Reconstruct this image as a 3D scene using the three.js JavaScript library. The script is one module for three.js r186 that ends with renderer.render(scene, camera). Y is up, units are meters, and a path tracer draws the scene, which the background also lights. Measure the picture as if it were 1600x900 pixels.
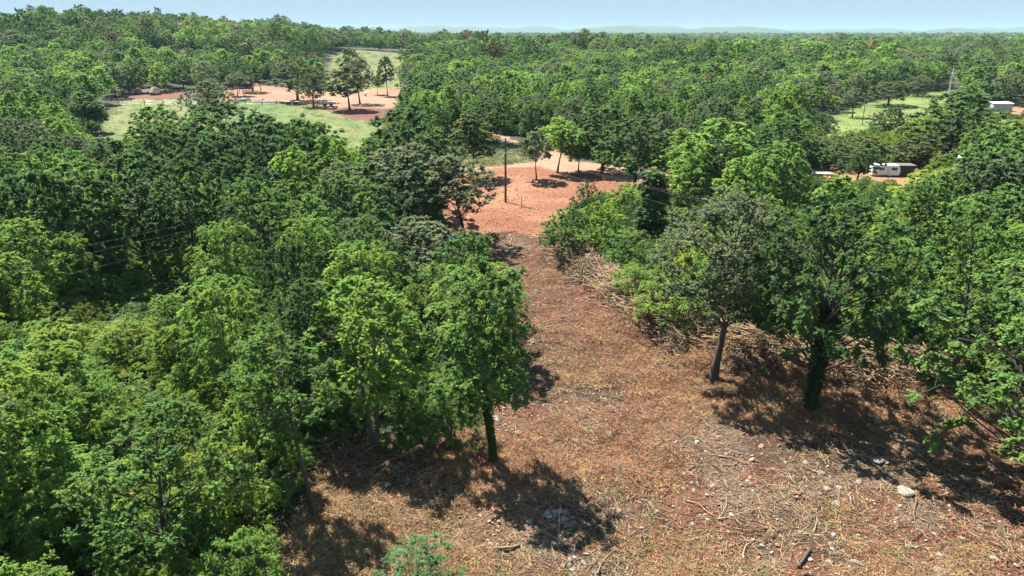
import * as THREE from 'three';
import { mergeGeometries } from 'three/addons/utils/BufferGeometryUtils.js';
import { RoundedBoxGeometry } from 'three/addons/geometries/RoundedBoxGeometry.js';

// ------------------------------------------------------------------ camera, sky, sun, exposure
const CAM_H = 23, PITCH = 19.25 * Math.PI / 180, F = 1142;   // F: focal length in pixels of a 1600 x 900 frame
const scene = new THREE.Scene();
const camera = new THREE.PerspectiveCamera(2 * Math.atan(450 / F) * 180 / Math.PI, 16 / 9, 0.5, 30000);
camera.position.set(0, CAM_H, 0);
camera.rotation.set(-PITCH, 0, 0);
scene.add(camera);
const renderer = new THREE.WebGLRenderer({ antialias: true });
renderer.setSize(1024, 576);
renderer.toneMapping = THREE.LinearToneMapping;
renderer.toneMappingExposure = 3.5;
renderer.shadowMap.enabled = true;

const SUN = new THREE.Vector3(-0.354, 0.839, -0.414).normalize();
{
  const W = 512, H = 256, d = new Float32Array(W * H * 4);
  const hor = [0.142, 0.198, 0.226], mid = [0.138, 0.200, 0.238], zen = [0.072, 0.130, 0.222];
  for (let j = 0; j < H; j++) for (let i = 0; i < W; i++) {
    const el = ((j + 0.5) / H - 0.5) * Math.PI;                // row 0 is straight down
    const e = Math.max(0, el) / (Math.PI / 2);
    const a = Math.min(1, e / 0.14), b = Math.min(1, Math.max(0, (e - 0.05) / 0.65));
    const k = (j * W + i) * 4;
    for (let c = 0; c < 3; c++) {
      let v = hor[c] + (mid[c] - hor[c]) * a;
      v = v + (zen[c] - v) * Math.pow(b, 0.8);
      if (el < 0) v = hor[c];
      d[k + c] = v;
    }
    d[k + 3] = 1;
  }
  const t = new THREE.DataTexture(d, W, H, THREE.RGBAFormat, THREE.FloatType);
  t.mapping = THREE.EquirectangularReflectionMapping;
  t.magFilter = THREE.LinearFilter; t.minFilter = THREE.LinearFilter; t.needsUpdate = true;
  scene.background = t; scene.environment = t;
}
const sun = new THREE.DirectionalLight(new THREE.Color(1, 0.955, 0.87), 5);
sun.position.copy(SUN).multiplyScalar(300).add(new THREE.Vector3(0, 0, -90));
sun.target.position.set(0, 0, -90);
sun.castShadow = true; sun.shadow.radius = 1; sun.shadow.mapSize.set(4096, 4096);
Object.assign(sun.shadow.camera, { left: -160, right: 160, top: 160, bottom: -160, near: 1, far: 900 });
scene.add(sun, sun.target);
scene.fog = new THREE.FogExp2(new THREE.Color(0.52, 0.75, 1.0), 0.00007);

// ------------------------------------------------------------------ helpers
function rngOf(seed) { let s = seed >>> 0; return () => { s = (s + 0x6D2B79F5) >>> 0; let t = s; t = Math.imul(t ^ (t >>> 15), t | 1); t ^= t + Math.imul(t ^ (t >>> 7), t | 61); return ((t ^ (t >>> 14)) >>> 0) / 4294967296; }; }
const hash2 = (x, y) => { let h = Math.imul(x | 0, 374761393) ^ Math.imul(y | 0, 668265263); h = Math.imul(h ^ (h >>> 13), 1274126177); return ((h ^ (h >>> 16)) >>> 0) / 4294967296; };
function vnoise(x, y) {
  const xi = Math.floor(x), yi = Math.floor(y), fx = x - xi, fy = y - yi;
  const a = fx * fx * (3 - 2 * fx), b = fy * fy * (3 - 2 * fy);
  const p = hash2(xi, yi), q = hash2(xi + 1, yi), r = hash2(xi, yi + 1), s = hash2(xi + 1, yi + 1);
  return p + (q - p) * a + (r - p) * b + (p - q - r + s) * a * b;
}
const fbm = (x, y, o = 4) => { let v = 0, a = 0.5, n = 0; for (let i = 0; i < o; i++) { v += a * vnoise(x, y); n += a; x = x * 2.03 + 17.1; y = y * 2.03 + 5.7; a *= 0.5; } return v / n; };
const clamp = (x, a = 0, b = 1) => Math.min(b, Math.max(a, x));
const sstep = (a, b, x) => { const t = clamp((x - a) / (b - a)); return t * t * (3 - 2 * t); };
const lerp = (a, b, t) => a + (b - a) * t;
const mix3 = (a, b, t) => [lerp(a[0], b[0], t), lerp(a[1], b[1], t), lerp(a[2], b[2], t)];
const used = {};
function numbered(name) { const n = used[name] = (used[name] ?? -1) + 1; return n ? `${name}_${String(n).padStart(3, '0')}` : name; }
const V = (x, y, z) => new THREE.Vector3(x, y, z);
function tag(o, label, category, group, kind) {
  if (label) o.userData.label = label;
  if (category) o.userData.category = category;
  if (group) o.userData.group = group;
  if (kind) o.userData.kind = kind;
  return o;
}
function thing(name, pos, turn = 0) { const g = new THREE.Group(); g.name = numbered(name); g.position.copy(pos); g.rotation.y = turn; scene.add(g); return g; }
function part(name, geo, mat, parent) { const m = new THREE.Mesh(geo, mat); m.name = name; m.castShadow = m.receiveShadow = true; parent.add(m); return m; }
function solo(name, geo, mat) { const m = new THREE.Mesh(geo, mat); m.name = numbered(name); m.castShadow = m.receiveShadow = true; scene.add(m); return m; }
const std = (r, g, b, rough = 0.9, o = {}) => new THREE.MeshStandardMaterial({ color: new THREE.Color().setRGB(r, g, b), roughness: rough, ...o });
const box = (w, h, d, x = 0, y = 0, z = 0, r = 0) => { const g = r ? new RoundedBoxGeometry(w, h, d, 2, r) : new THREE.BoxGeometry(w, h, d); g.translate(x, y, z); return g; };
const cyl = (r0, r1, h, x = 0, y = 0, z = 0, n = 10) => { const g = new THREE.CylinderGeometry(r1, r0, h, n); g.translate(x, y + h / 2, z); return g; };
const merge = a => mergeGeometries(a.map(g => { const q = g.index ? g.toNonIndexed() : g; for (const k of Object.keys(q.attributes)) if (!['position', 'normal'].includes(k)) q.deleteAttribute(k); return q; }));

// rays through the photograph's pixels (1600 x 900), used only to find where on the ground a thing stands
const CP = Math.cos(PITCH), SP = Math.sin(PITCH);
function rayDir(u, v) { const a = (u - 800) / F, b = (450 - v) / F; return V(a, b * CP - SP, -(CP + b * SP)); }
function project(x, y, z) { const dy = y - CAM_H, f = -dy * SP - z * CP, up = dy * CP - z * SP; return [800 + x / f * F, 450 - up / f * F, f]; }

// ------------------------------------------------------------------ terrain
const inPoly = (p, x, z) => { let c = false; for (let i = 0, j = p.length - 1; i < p.length; j = i++) { const a = p[i], b = p[j]; if ((a[1] > z) !== (b[1] > z) && x < (b[0] - a[0]) * (z - a[1]) / (b[1] - a[1]) + a[0]) c = !c; } return c; };
function baseHeight(x, z) {
  const d = -z;
  let y = 0;
  y += 25 * Math.exp(-(((x + 310) ** 2) / (2 * 175 ** 2) + ((d - 560) ** 2) / (2 * 190 ** 2)));
  y += 3.5 * sstep(170, 420, d) * (1 - sstep(480, 900, d)) * sstep(-120, 40, x);
  y += 7 * sstep(900, 2200, d) * fbm(x / 700 + 3, z / 700, 3);
  y += (fbm(x / 45, z / 45, 3) - 0.5) * 1.2 * sstep(60, 140, d) + (fbm(x / 160, z / 160, 2) - 0.5) * 5 * sstep(180, 420, d);
  y += 0.9 * sstep(84, 88.5, d + (fbm(x / 6, z / 6, 2) - 0.5) * 3) * sstep(-22, -14, x);          // the terrace behind the strip
  return y;
}
function march(u, v, h, fn) {
  const r = rayDir(u, v); let t0 = 0, t1 = 4;
  for (; t1 < 9000; t0 = t1, t1 *= 1.02) { if (CAM_H + r.y * t1 - fn(r.x * t1, r.z * t1) - h < 0) break; }
  for (let i = 0; i < 30; i++) { const m = (t0 + t1) / 2; if (CAM_H + r.y * m - fn(r.x * m, r.z * m) - h < 0) t1 = m; else t0 = m; }
  return [r.x * t1, r.z * t1];
}
const poly = pts => pts.map(([u, v]) => march(u, v, 0, baseHeight));
const WIND = poly([[852, 392], [872, 402], [892, 415], [920, 436], [965, 473], [1030, 520], [1110, 548], [1200, 560], [1300, 578], [1400, 598], [1475, 612]]);
const distLine = (p, x, z) => { let best = 1e9, at = 0; for (let i = 0; i < p.length - 1; i++) { const [ax, az] = p[i], [bx, bz] = p[i + 1]; const dx = bx - ax, dz = bz - az; const t = clamp(((x - ax) * dx + (z - az) * dz) / (dx * dx + dz * dz)); const q = Math.hypot(x - ax - dx * t, z - az - dz * t); if (q < best) { best = q; at = i + t; } } return [best, at]; };
const REG = {
  cleared: poly([[425, 905], [440, 850], [462, 800], [478, 760], [492, 715], [540, 690], [620, 690], [690, 680], [745, 640], [765, 590], [775, 520], [770, 470], [745, 420], [715, 390], [712, 368], [760, 360], [835, 363], [860, 385], [905, 408], [965, 452], [1035, 500], [1110, 522], [1200, 538], [1300, 556], [1400, 575], [1490, 592], [1620, 620], [1760, 700], [2300, 1000], [2900, 2000], [100, 2000]]),
  bare: poly([[700, 372], [690, 320], [700, 285], [740, 262], [800, 258], [880, 262], [960, 270], [1060, 288], [1110, 296], [1000, 308], [930, 318], [880, 335], [860, 352], [850, 368], [780, 362]]),
  track: poly([[560, 268], [740, 268], [800, 264], [850, 262], [900, 270], [960, 278], [1060, 292], [1120, 296], [1110, 282], [1040, 270], [960, 258], [900, 248], [850, 232], [800, 214], [760, 206], [700, 200], [690, 206], [760, 216], [800, 226], [842, 240], [848, 250], [800, 260], [740, 263], [560, 262]]),
  lawn: poly([[690, 262], [740, 262], [800, 259], [845, 249], [838, 240], [800, 228], [745, 222], [690, 225]]),
  meadow: poly([[130, 225], [150, 215], [164, 186], [168, 166], [200, 154], [290, 152], [360, 160], [440, 162], [560, 172], [600, 180], [600, 240], [560, 252], [480, 250], [380, 250], [280, 240]]),
  yard: poly([[345, 162], [340, 142], [395, 130], [440, 136], [500, 142], [560, 140], [620, 138], [640, 145], [630, 158], [600, 172], [560, 174], [500, 168], [440, 158], [360, 158]]),
  field: poly([[505, 132], [512, 95], [525, 82], [560, 78], [640, 84], [630, 110], [625, 140], [560, 140]]),
  paddock: poly([[1240, 212], [1280, 192], [1325, 168], [1400, 150], [1470, 141], [1505, 146], [1505, 176], [1440, 196], [1380, 210], [1300, 220]]),
  farm: poly([[1255, 285], [1280, 262], [1360, 258], [1450, 262], [1520, 246], [1590, 228], [1640, 240], [1520, 276], [1440, 296], [1340, 294]]),
  shedyard: poly([[1552, 182], [1558, 168], [1600, 168], [1660, 170], [1660, 188]]),
  plot: poly([[492, 171], [530, 168], [600, 170], [596, 186], [560, 189], [530, 182]]),
  soil: poly([[190, 152], [215, 146], [300, 143], [305, 150], [250, 156]]),
};
function edge(x, z, k = 1) { const d = -z, s = d < 120 ? 1 : 2.2; return [x + (fbm(x / 2.4 / s + 9, z / 2.4 / s, 3) - 0.5) * 3.2 * s * k, z + (fbm(x / 2.4 / s, z / 2.4 / s + 31, 3) - 0.5) * 3.2 * s * k]; }
const PIT = march(1376, 727, 0, baseHeight);
const WIDTH = i => [1.3, 1.8, 2.4, 2.6, 2.6, 2.7, 2.6, 2.4, 2.2, 2.0, 1.4][Math.round(i)];
function height(x, z) {
  let y = baseHeight(x, z); const d = -z;
  if (d > 10 && d < 110 && x > -30 && x < 70) {
    const [q, at] = distLine(WIND, x, z);
    if (q < 8) { const w = WIDTH(at) * (0.8 + 0.5 * vnoise(x / 2, z / 2)); y += 1.8 * Math.exp(-q * q / (w * w)) * (0.5 + 0.9 * fbm(x / 1.4, z / 1.4, 3)); }
    if (inPoly(REG.cleared, x, z)) y += (fbm(x / 3.1, z / 3.1, 3) - 0.5) * 0.7 + (fbm(x / 0.8 + 40, z / 0.8, 2) - 0.5) * 0.3;
    if (d < 45) y -= 0.55 * Math.exp(-(((x - PIT[0]) ** 2 + (z - PIT[1]) ** 2) / 0.35));
    if (inPoly(REG.bare, x, z)) y += (fbm(x / 1.2, z / 1.2, 3) - 0.5) * 0.25;
  }
  return y;
}
const at = (u, v, h = 0) => { const [x, z] = march(u, v, h, height); return V(x, height(x, z), z); };
const onGround = (x, z, up = 0) => V(x, height(x, z) + up, z);

const COL = {
  floor: [[0.045, 0.07, 0.02], [0.085, 0.085, 0.035]], cleared: [[0.30, 0.098, 0.046], [0.41, 0.24, 0.13]], bare: [[0.265, 0.125, 0.064], [0.38, 0.235, 0.138]],
  track: [[0.33, 0.245, 0.165], [0.38, 0.295, 0.21]], lawn: [[0.21, 0.145, 0.07], [0.18, 0.155, 0.065]], meadow: [[0.085, 0.145, 0.036], [0.175, 0.180, 0.072]], yard: [[0.27, 0.18, 0.115], [0.35, 0.265, 0.185]], plot: [[0.20, 0.085, 0.06], [0.25, 0.13, 0.095]],
  field: [[0.12, 0.15, 0.045], [0.18, 0.165, 0.075]], paddock: [[0.13, 0.20, 0.048], [0.21, 0.225, 0.075]], farm: [[0.30, 0.20, 0.11], [0.24, 0.19, 0.08]], shedyard: [[0.30, 0.25, 0.15], [0.22, 0.20, 0.10]], soil: [[0.19, 0.075, 0.05], [0.22, 0.11, 0.075]],
};
const ORDER = ['soil', 'plot', 'track', 'lawn', 'bare', 'cleared', 'yard', 'meadow', 'field', 'paddock', 'farm', 'shedyard'];
const BB = {}; for (const k of ORDER) { const p = REG[k]; BB[k] = [Math.min(...p.map(a => a[0])) - 6, Math.max(...p.map(a => a[0])) + 6, Math.min(...p.map(a => a[1])) - 6, Math.max(...p.map(a => a[1])) + 6]; }
function region(x, z, k = 1) { const [a, b] = k ? edge(x, z, k) : [x, z]; for (const n of ORDER) { const q = BB[n]; if (a > q[0] && a < q[1] && b > q[2] && b < q[3] && inPoly(REG[n], a, b)) return n; } return 'floor'; }
const open = (x, z) => region(x, z, 0) !== 'floor';
function groundColour(x, z) {
  const acc = [0, 0, 0]; const s = -z < 130 ? 0.35 : 1.2;
  for (const [i, j] of [[0, 0], [s, 0], [-s, 0], [0, s], [0, -s]]) {
    const c = COL[region(x + i, z + j)]; const n = fbm(x / 3.3 + 11, z / 3.3, 4), m = fbm(x / 14, z / 14 + 4, 3);
    let q = mix3(c[0], c[1], clamp((0.6 * n + 0.6 * m - 0.44) * 3.0)); if (c === COL.cleared) { const b = fbm(x / 5.2 + 70, z / 5.2 + 33, 4); q = mix3(q, [0.15, 0.095, 0.058], sstep(0.5, 0.62, b) * 0.85); q = mix3(q, [0.48, 0.43, 0.34], sstep(0.6, 0.72, fbm(x / 4 + 7, z / 4 + 90, 4)) * 0.55); q = mix3(q, [0.20, 0.058, 0.036], sstep(2.6, 1.2, Math.abs(-z - 86)) * sstep(-16, -12, x) * sstep(9, 5, x)); if (-z < 33) q = mix3(q, [0.29, 0.24, 0.11], sstep(0.42, 0.6, fbm(x / 4 + 3, z / 4 + 9, 3)) * sstep(33, 27, -z) * 0.6); } for (let k = 0; k < 3; k++) acc[k] += q[k] / 5;
  }
  return acc;
}
// detail textures: strokes of straw, twig and crumb as grain; near-white so that the soil's own colour stays in the vertex colours
function strokes(seed, px, n, len, wid, tones, bg) {
  const c = document.createElement('canvas'); c.width = c.height = px; const g = c.getContext('2d'); const R = rngOf(seed);
  g.fillStyle = bg; g.fillRect(0, 0, px, px); g.lineCap = 'round';
  for (let i = 0; i < n; i++) {
    const x = R() * px, y = R() * px, a = R() * Math.PI * 2, l = len * (0.3 + R() * R() * 1.6), b = (R() - 0.5) * 1.2;
    g.strokeStyle = tones[Math.floor(R() * tones.length)]; g.lineWidth = wid * (0.5 + R());
    for (const [ox, oy] of [[0, 0], [x < 60 ? px : x > px - 60 ? -px : 0, y < 60 ? px : y > px - 60 ? -px : 0]]) {
      g.beginPath(); g.moveTo(x + ox, y + oy); g.quadraticCurveTo(x + ox + Math.cos(a + b) * l / 2, y + oy + Math.sin(a + b) * l / 2, x + ox + Math.cos(a) * l, y + oy + Math.sin(a) * l); g.stroke();
      if (!ox && !oy) { if (x >= 60 && x <= px - 60 && y >= 60 && y <= px - 60) break; }
    }
  }
  const t = new THREE.CanvasTexture(c); t.colorSpace = THREE.SRGBColorSpace; t.wrapS = t.wrapT = THREE.RepeatWrapping; t.magFilter = THREE.LinearFilter; return t;
}
const mulchMap = strokes(3, 2048, 70000, 34, 3.0, ['#fffaf0', '#ece0cc', '#d2c3ae', '#aa9c8b', '#7d7166', '#574d45', '#8f8172', '#f6ecdc', '#3e3732', '#c0ae98'], '#968a7e');
const chipMap = strokes(5, 1024, 16000, 26, 4, ['#fff1e6', '#efd9c9', '#dcbfae', '#b89484', '#96705f', '#f8e6da'], '#cfae9c');
const grassMap = strokes(7, 1024, 22000, 16, 2.2, ['#fffce8', '#e4e6c0', '#c6cfa0', '#a8b585', '#d8d0a0', '#f2ecc8'], '#cfd3aa');
const litterMap = strokes(9, 1024, 22000, 18, 4, ['#ffffff', '#c8bfae', '#8d8676', '#5d5a48', '#3e3f30', '#a39c86'], '#77705f');
const groundMat = (map, bump) => new THREE.MeshStandardMaterial({ vertexColors: true, map, bumpMap: map, bumpScale: bump, roughness: 0.97 });
const MAT_OF = {
  floor: ['forest_floor', groundMat(litterMap, 0.04), 9], cleared: ['cleared_ground', groundMat(mulchMap, 0.13), 15], bare: ['bare_ground', groundMat(chipMap, 0.07), 9], track: ['dirt_track', groundMat(chipMap, 0.02), 9],
  lawn: ['dry_grass_ground', groundMat(grassMap, 0.03), 7], meadow: ['meadow', groundMat(grassMap, 0.03), 7], yard: ['dirt_yard', groundMat(chipMap, 0.03), 9], field: ['field', groundMat(grassMap, 0.03), 9],
  paddock: ['meadow', groundMat(grassMap, 0.03), 9], farm: ['dirt_yard', groundMat(chipMap, 0.03), 9], shedyard: ['dirt_yard', groundMat(chipMap, 0.03), 9], soil: ['bare_ground', groundMat(chipMap, 0.08), 5], plot: ['bare_ground', groundMat(chipMap, 0.08), 5],
};
{
  const line = (a, b, s, grow, far) => { const l = []; for (let x = a; x <= b; x += s) l.push(x); let st = s; for (let x = b; x < far;) { st *= grow; x += st; l.push(x); } return l; };
  const right = line(0, 46, 0.42, 1.045, 9500), left = line(0, 30, 0.42, 1.04, 9500).slice(1).map(x => -x).reverse();
  const X = [...left, ...right], Z = [...line(-2, 104, 0.42, 1.022, 9500)].map(d => -d); Z.unshift(12, 6);
  const cols = {}, pos = new Float32Array(X.length * Z.length * 3), col = new Float32Array(X.length * Z.length * 3);
  for (let j = 0; j < Z.length; j++) for (let i = 0; i < X.length; i++) { const k = (j * X.length + i) * 3; pos[k] = X[i]; pos[k + 1] = height(X[i], Z[j]); pos[k + 2] = Z[j]; col.set(groundColour(X[i], Z[j]), k); }
  for (let j = 0; j < Z.length - 1; j++) for (let i = 0; i < X.length - 1; i++) {
    const r = region((X[i] + X[i + 1]) / 2, (Z[j] + Z[j + 1]) / 2); const a = j * X.length + i, b = a + 1, c = a + X.length, d = c + 1;
    (cols[r] ??= []).push(a, b, c, b, d, c);
  }
  for (const [r, idx] of Object.entries(cols)) {
    const map = new Map(), P = [], C = [], U = [], I = []; const [name, mat, tile] = MAT_OF[r];
    for (const k of idx) { if (!map.has(k)) { map.set(k, map.size); P.push(pos[k * 3], pos[k * 3 + 1], pos[k * 3 + 2]); C.push(col[k * 3], col[k * 3 + 1], col[k * 3 + 2]); U.push(pos[k * 3] / tile, pos[k * 3 + 2] / tile); } I.push(map.get(k)); }
    const g = new THREE.BufferGeometry(); g.setAttribute('position', new THREE.Float32BufferAttribute(P, 3)); g.setAttribute('color', new THREE.Float32BufferAttribute(C, 3)); g.setAttribute('uv', new THREE.Float32BufferAttribute(U, 2)); g.setIndex(I); g.computeVertexNormals();
    tag(solo(name, g, mat), null, null, null, 'structure');
  }
}
// distant hill ridges, kilometres away
for (const [d, amp, seed, x0, x1] of [[5200, 84, 3, -4600, 4600], [7600, 132, 8, -6500, 6500]]) {
  const P = [], I = [], n = 220; const prof = [0, 0.35, 0.75, 1, 0.8, 0.3, 0];
  for (let i = 0; i <= n; i++) { const x = lerp(x0, x1, i / n); const h = amp * Math.pow(fbm(x / 420 + seed * 7.3, seed, 4), 1.3) * (0.75 + 0.5 * vnoise(x / 1500 + seed, 2.5)); prof.forEach((p, k) => P.push(x, -6 + (h + 6) * p, -d - (k - 3) * 260)); }
  for (let i = 0; i < n; i++) for (let k = 0; k < prof.length - 1; k++) { const a = i * prof.length + k, b = a + prof.length; I.push(a, b, a + 1, b, b + 1, a + 1); }
  const g = new THREE.BufferGeometry(); g.setAttribute('position', new THREE.Float32BufferAttribute(P, 3)); g.setIndex(I); g.computeVertexNormals();
  tag(solo('hills', g, std(0.045, 0.075, 0.03, 1)), null, null, null, 'structure');
}

// ------------------------------------------------------------------ mesh builder for plants
class Builder {
  constructor() { this.p = []; this.c = []; this.i = []; this.n = 0; }
  v(x, y, z, c) { this.p.push(x, y, z); this.c.push(c[0], c[1], c[2]); return this.n++; }
  leaf(x, y, z, nx, ny, nz, L, W, ang, c) {                       // a folded leaf of four points
    const nl = Math.hypot(nx, ny, nz) || 1; nx /= nl; ny /= nl; nz /= nl;
    let ax = Math.abs(ny) > 0.9 ? 1 : 0, ay = ax ? 0 : 1;
    let tx = ay * nz, ty = -ax * nz, tz = ax * ny - ay * nx; const tl = Math.hypot(tx, ty, tz); tx /= tl; ty /= tl; tz /= tl;
    const bx = ny * tz - nz * ty, by = nz * tx - nx * tz, bz = nx * ty - ny * tx; const cs = Math.cos(ang), sn = Math.sin(ang);
    const lx = tx * cs + bx * sn, ly = ty * cs + by * sn, lz = tz * cs + bz * sn, wx = bx * cs - tx * sn, wy = by * cs - ty * sn, wz = bz * cs - tz * sn;
    const f = -0.22 * W, h = L / 2, w = W / 2;
    const a = this.v(x - lx * h, y - ly * h, z - lz * h, c), b = this.v(x + lx * h, y + ly * h, z + lz * h, c);
    const l = this.v(x + wx * w + nx * f + lx * h * 0.15, y + wy * w + ny * f + ly * h * 0.15, z + wz * w + nz * f + lz * h * 0.15, c), r = this.v(x - wx * w + nx * f + lx * h * 0.15, y - wy * w + ny * f + ly * h * 0.15, z - wz * w + nz * f + lz * h * 0.15, c);
    this.i.push(a, r, b, a, b, l);
  }
  tube(pts, rad, sides, c, R) {
    const base = this.n; const m = pts.length;
    for (let k = 0; k < m; k++) {
      const q = pts[Math.min(k + 1, m - 1)], o = pts[Math.max(k - 1, 0)]; const d = V(q.x - o.x, q.y - o.y, q.z - o.z).normalize(); const s = Math.abs(d.y) > 0.9 ? V(1, 0, 0) : V(0, 1, 0); const a = s.cross(d).normalize(), b = d.clone().cross(a);
      for (let j = 0; j < sides; j++) { const t = j / sides * Math.PI * 2, rr = rad[k] * (R ? 0.85 + 0.3 * R() : 1), cs = Math.cos(t) * rr, sn = Math.sin(t) * rr; const e = R ? 0.8 + 0.4 * R() : 1; this.v(pts[k].x + a.x * cs + b.x * sn, pts[k].y + a.y * cs + b.y * sn, pts[k].z + a.z * cs + b.z * sn, [c[0] * e, c[1] * e, c[2] * e]); }
    }
    for (let k = 0; k < m - 1; k++) for (let j = 0; j < sides; j++) { const a = base + k * sides + j, b = base + k * sides + (j + 1) % sides; this.i.push(a, b, a + sides, b, b + sides, a + sides); }
    for (let j = 1; j < sides - 1; j++) { const e = base + (m - 1) * sides; this.i.push(e, e + j, e + j + 1); this.i.push(base, base + j + 1, base + j); }
  }
  geo(smooth) {
    const g = new THREE.BufferGeometry(); g.setAttribute('position', new THREE.Float32BufferAttribute(this.p, 3)); g.setAttribute('color', new THREE.Float32BufferAttribute(this.c, 3)); g.setIndex(this.i); g.computeVertexNormals(); return g;
  }
}
const unit = R => { const z = R() * 2 - 1, a = R() * Math.PI * 2, s = Math.sqrt(1 - z * z); return V(s * Math.cos(a), z, s * Math.sin(a)); };
function bend(a, b, R, k, n = 5) { const pts = []; const l = a.distanceTo(b), o = unit(R).multiplyScalar(l * k); for (let i = 0; i < n; i++) { const t = i / (n - 1); const p = a.clone().lerp(b, t); p.addScaledVector(o, Math.sin(t * Math.PI)); p.y += Math.sin(t * Math.PI) * l * 0.04; pts.push(p); } return pts; }

// a tree: trunk with limbs, and a crown of leaves on twigs in clumps, gathered in lobes. Crown leaves carry only their own hue.
function makeTree(o) {
  const R = rngOf(o.seed), lod = o.lod ?? 0;
  const tw = [o.twigs, Math.ceil(o.twigs * 0.5), 4, 3][lod], lv = [o.leaves, Math.ceil(o.leaves * 0.5), 3, 2][lod], ls = [1, 2, 4, 6.5][lod], cl = [1, 1, 0.45, 0.14][lod];
  const wood = new Builder(), limb = new Builder(), crown = new Builder();
  const bark = o.bark ?? [0.05, 0.04, 0.032];
  const lean = o.lean ?? [0, 0];
  const axis = t => V(lean[0] * t * t + (o.wob ?? 0.15) * Math.sin(t * 5 + o.seed), t * o.H, lean[1] * t * t + (o.wob ?? 0.15) * Math.cos(t * 4 + o.seed * 2));
  const stems = o.stems ?? 1, top = o.trunkTop ?? 0.72;
  const stemAxes = [];
  for (let s = 0; s < stems; s++) {
    const ph = s / stems * Math.PI * 2 + 0.5, sp = stems > 1 ? (o.spread ?? 1.2) : 0;
    const f = t => { const p = axis(t); p.x += Math.cos(ph) * sp * (0.15 + t) * (stems > 1 ? 1 : 0); p.z += Math.sin(ph) * sp * (0.15 + t); return p; };
    stemAxes.push(f);
    const n = 9, pts = [], rad = []; for (let k = 0; k < n; k++) { const t = k / (n - 1) * top; pts.push(f(t).add(V(0, k ? 0 : -0.5, 0))); rad.push(o.rT * (k === 0 ? 1.75 : k === 1 ? 1.05 : 1) * (1 - 0.82 * k / (n - 1))); }
    wood.tube(pts, rad, lod ? 5 : 8, bark, R);
  }
  const y0 = o.crown0 * o.H, y1 = o.H, hh = y1 - y0;
  const prof = o.prof ?? (t => Math.pow(Math.sin(Math.PI * Math.pow(clamp(t * 0.92 + 0.06), 0.85)), 0.6));
  const lobes = [];
  for (let k = 0; k < o.lobes; k++) {
    const t = k === 0 ? 0.95 : clamp(0.03 + (k + R() * 0.8) / o.lobes * 0.95, 0.03, 0.97); const a = k * 2.39996 + R() * 0.6; const pr = prof(t) * o.R;
    const rl = o.R * (o.lobeR ?? 0.40) * (0.75 + R() * 0.5) * lerp(1, 0.8, t); const rr = Math.max(0, pr * (0.8 + 0.42 * vnoise(a * 1.3 + o.seed, t * 3.1 + o.seed)) - rl * 0.7) * (k % 4 === 3 ? 0.45 : 0.92 + 0.12 * R());
    const c = axis(t * (1 - o.crown0) + o.crown0); c.x += Math.cos(a) * rr; c.z += Math.sin(a) * rr; c.y = lerp(y0 + rl * 0.5, y1 - rl * 0.75, t) + (R() - 0.5) * rl * 0.5;
    lobes.push({ c, rl, a });
    const f = stemAxes[k % stems]; const s = f(clamp((c.y - rr * 0.7) / o.H, 0.12, top * 0.97)); const pts = bend(s, c, R, 0.1, 5);
    if (lod < 2 && (k % 2 === 0 || o.lobes < 30)) limb.tube(pts, pts.map((_, i) => o.rT * 0.24 * (1 - 0.75 * i / 4)), lod ? 3 : 5, bark);
  }
  const hue = o.col, dark = o.colVar ?? 0.22;
  for (const { c, rl } of lobes) {
    const lt = 1 + (R() - 0.5) * 0.3, ly = (R() - 0.5) * 0.28;
    const m = Math.max(1, Math.round(o.clumps * cl * (rl / (o.R * 0.4)) ** 2)); const out = V(c.x, 0, c.z).normalize();
    for (let k = 0; k < m; k++) {
      const d = unit(R); d.addScaledVector(out, 0.35); d.y += 0.3; d.normalize(); if (d.y < -0.55) d.y *= -0.4;
      const q = (0.72 + 0.42 * R()) * (R() < 0.22 ? 0.5 : 1); const p = c.clone().add(V(d.x * rl * q, d.y * rl * q * (o.flat ?? 0.85), d.z * rl * q));
      if (lod < 2 && k % (lod ? 3 : 1) === 0) { const pts = bend(c, p, R, 0.08, 3); limb.tube(pts, [o.rT * 0.1, o.rT * 0.07, o.rT * 0.03], 3, bark); }
      const cr = o.clumpR * (0.65 + 0.7 * R()) * (lod > 1 ? 1.35 : 1); const ct = lt * (1 + (R() - 0.5) * 2 * dark), yel = ly + (R() - 0.4) * 0.25;
      for (let j = 0; j < tw; j++) {
        const td = unit(R).addScaledVector(d, 0.75); td.y += o.up ?? 0.25; td.normalize(); const tl = cr * (0.55 + 0.65 * R());
        for (let q2 = 0; q2 < lv; q2++) {
          if (o.sparse && R() < o.sparse) continue;
          const s = (q2 + 0.3 + R() * 0.9) / lv; const dr = (o.droop ?? 0.15) * s * s * tl; const jit = o.leafL * ls * 0.55;
          const x = p.x + td.x * tl * s + (R() - 0.5) * jit, y = p.y + td.y * tl * s * 0.85 - dr + (R() - 0.5) * jit * 0.6, z = p.z + td.z * tl * s + (R() - 0.5) * jit;
          const e = ct * (0.78 + 0.44 * R()), yy = yel + (R() - 0.5) * 0.2;
          const colr = [hue[0] * e * (1 + yy), hue[1] * e * (1 + yy * 0.35), hue[2] * e * (1 - yy * 0.5)];
          crown.leaf(x, y, z, (R() - 0.5) * 1.5 + td.x * 0.5, 0.75 + R() * 0.4, (R() - 0.5) * 1.5 + td.z * 0.5, o.leafL * ls * (0.7 + 0.6 * R()), o.leafW * ls * (0.75 + 0.5 * R()), R() * 6.283, colr);
        }
      }
    }
  }
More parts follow.
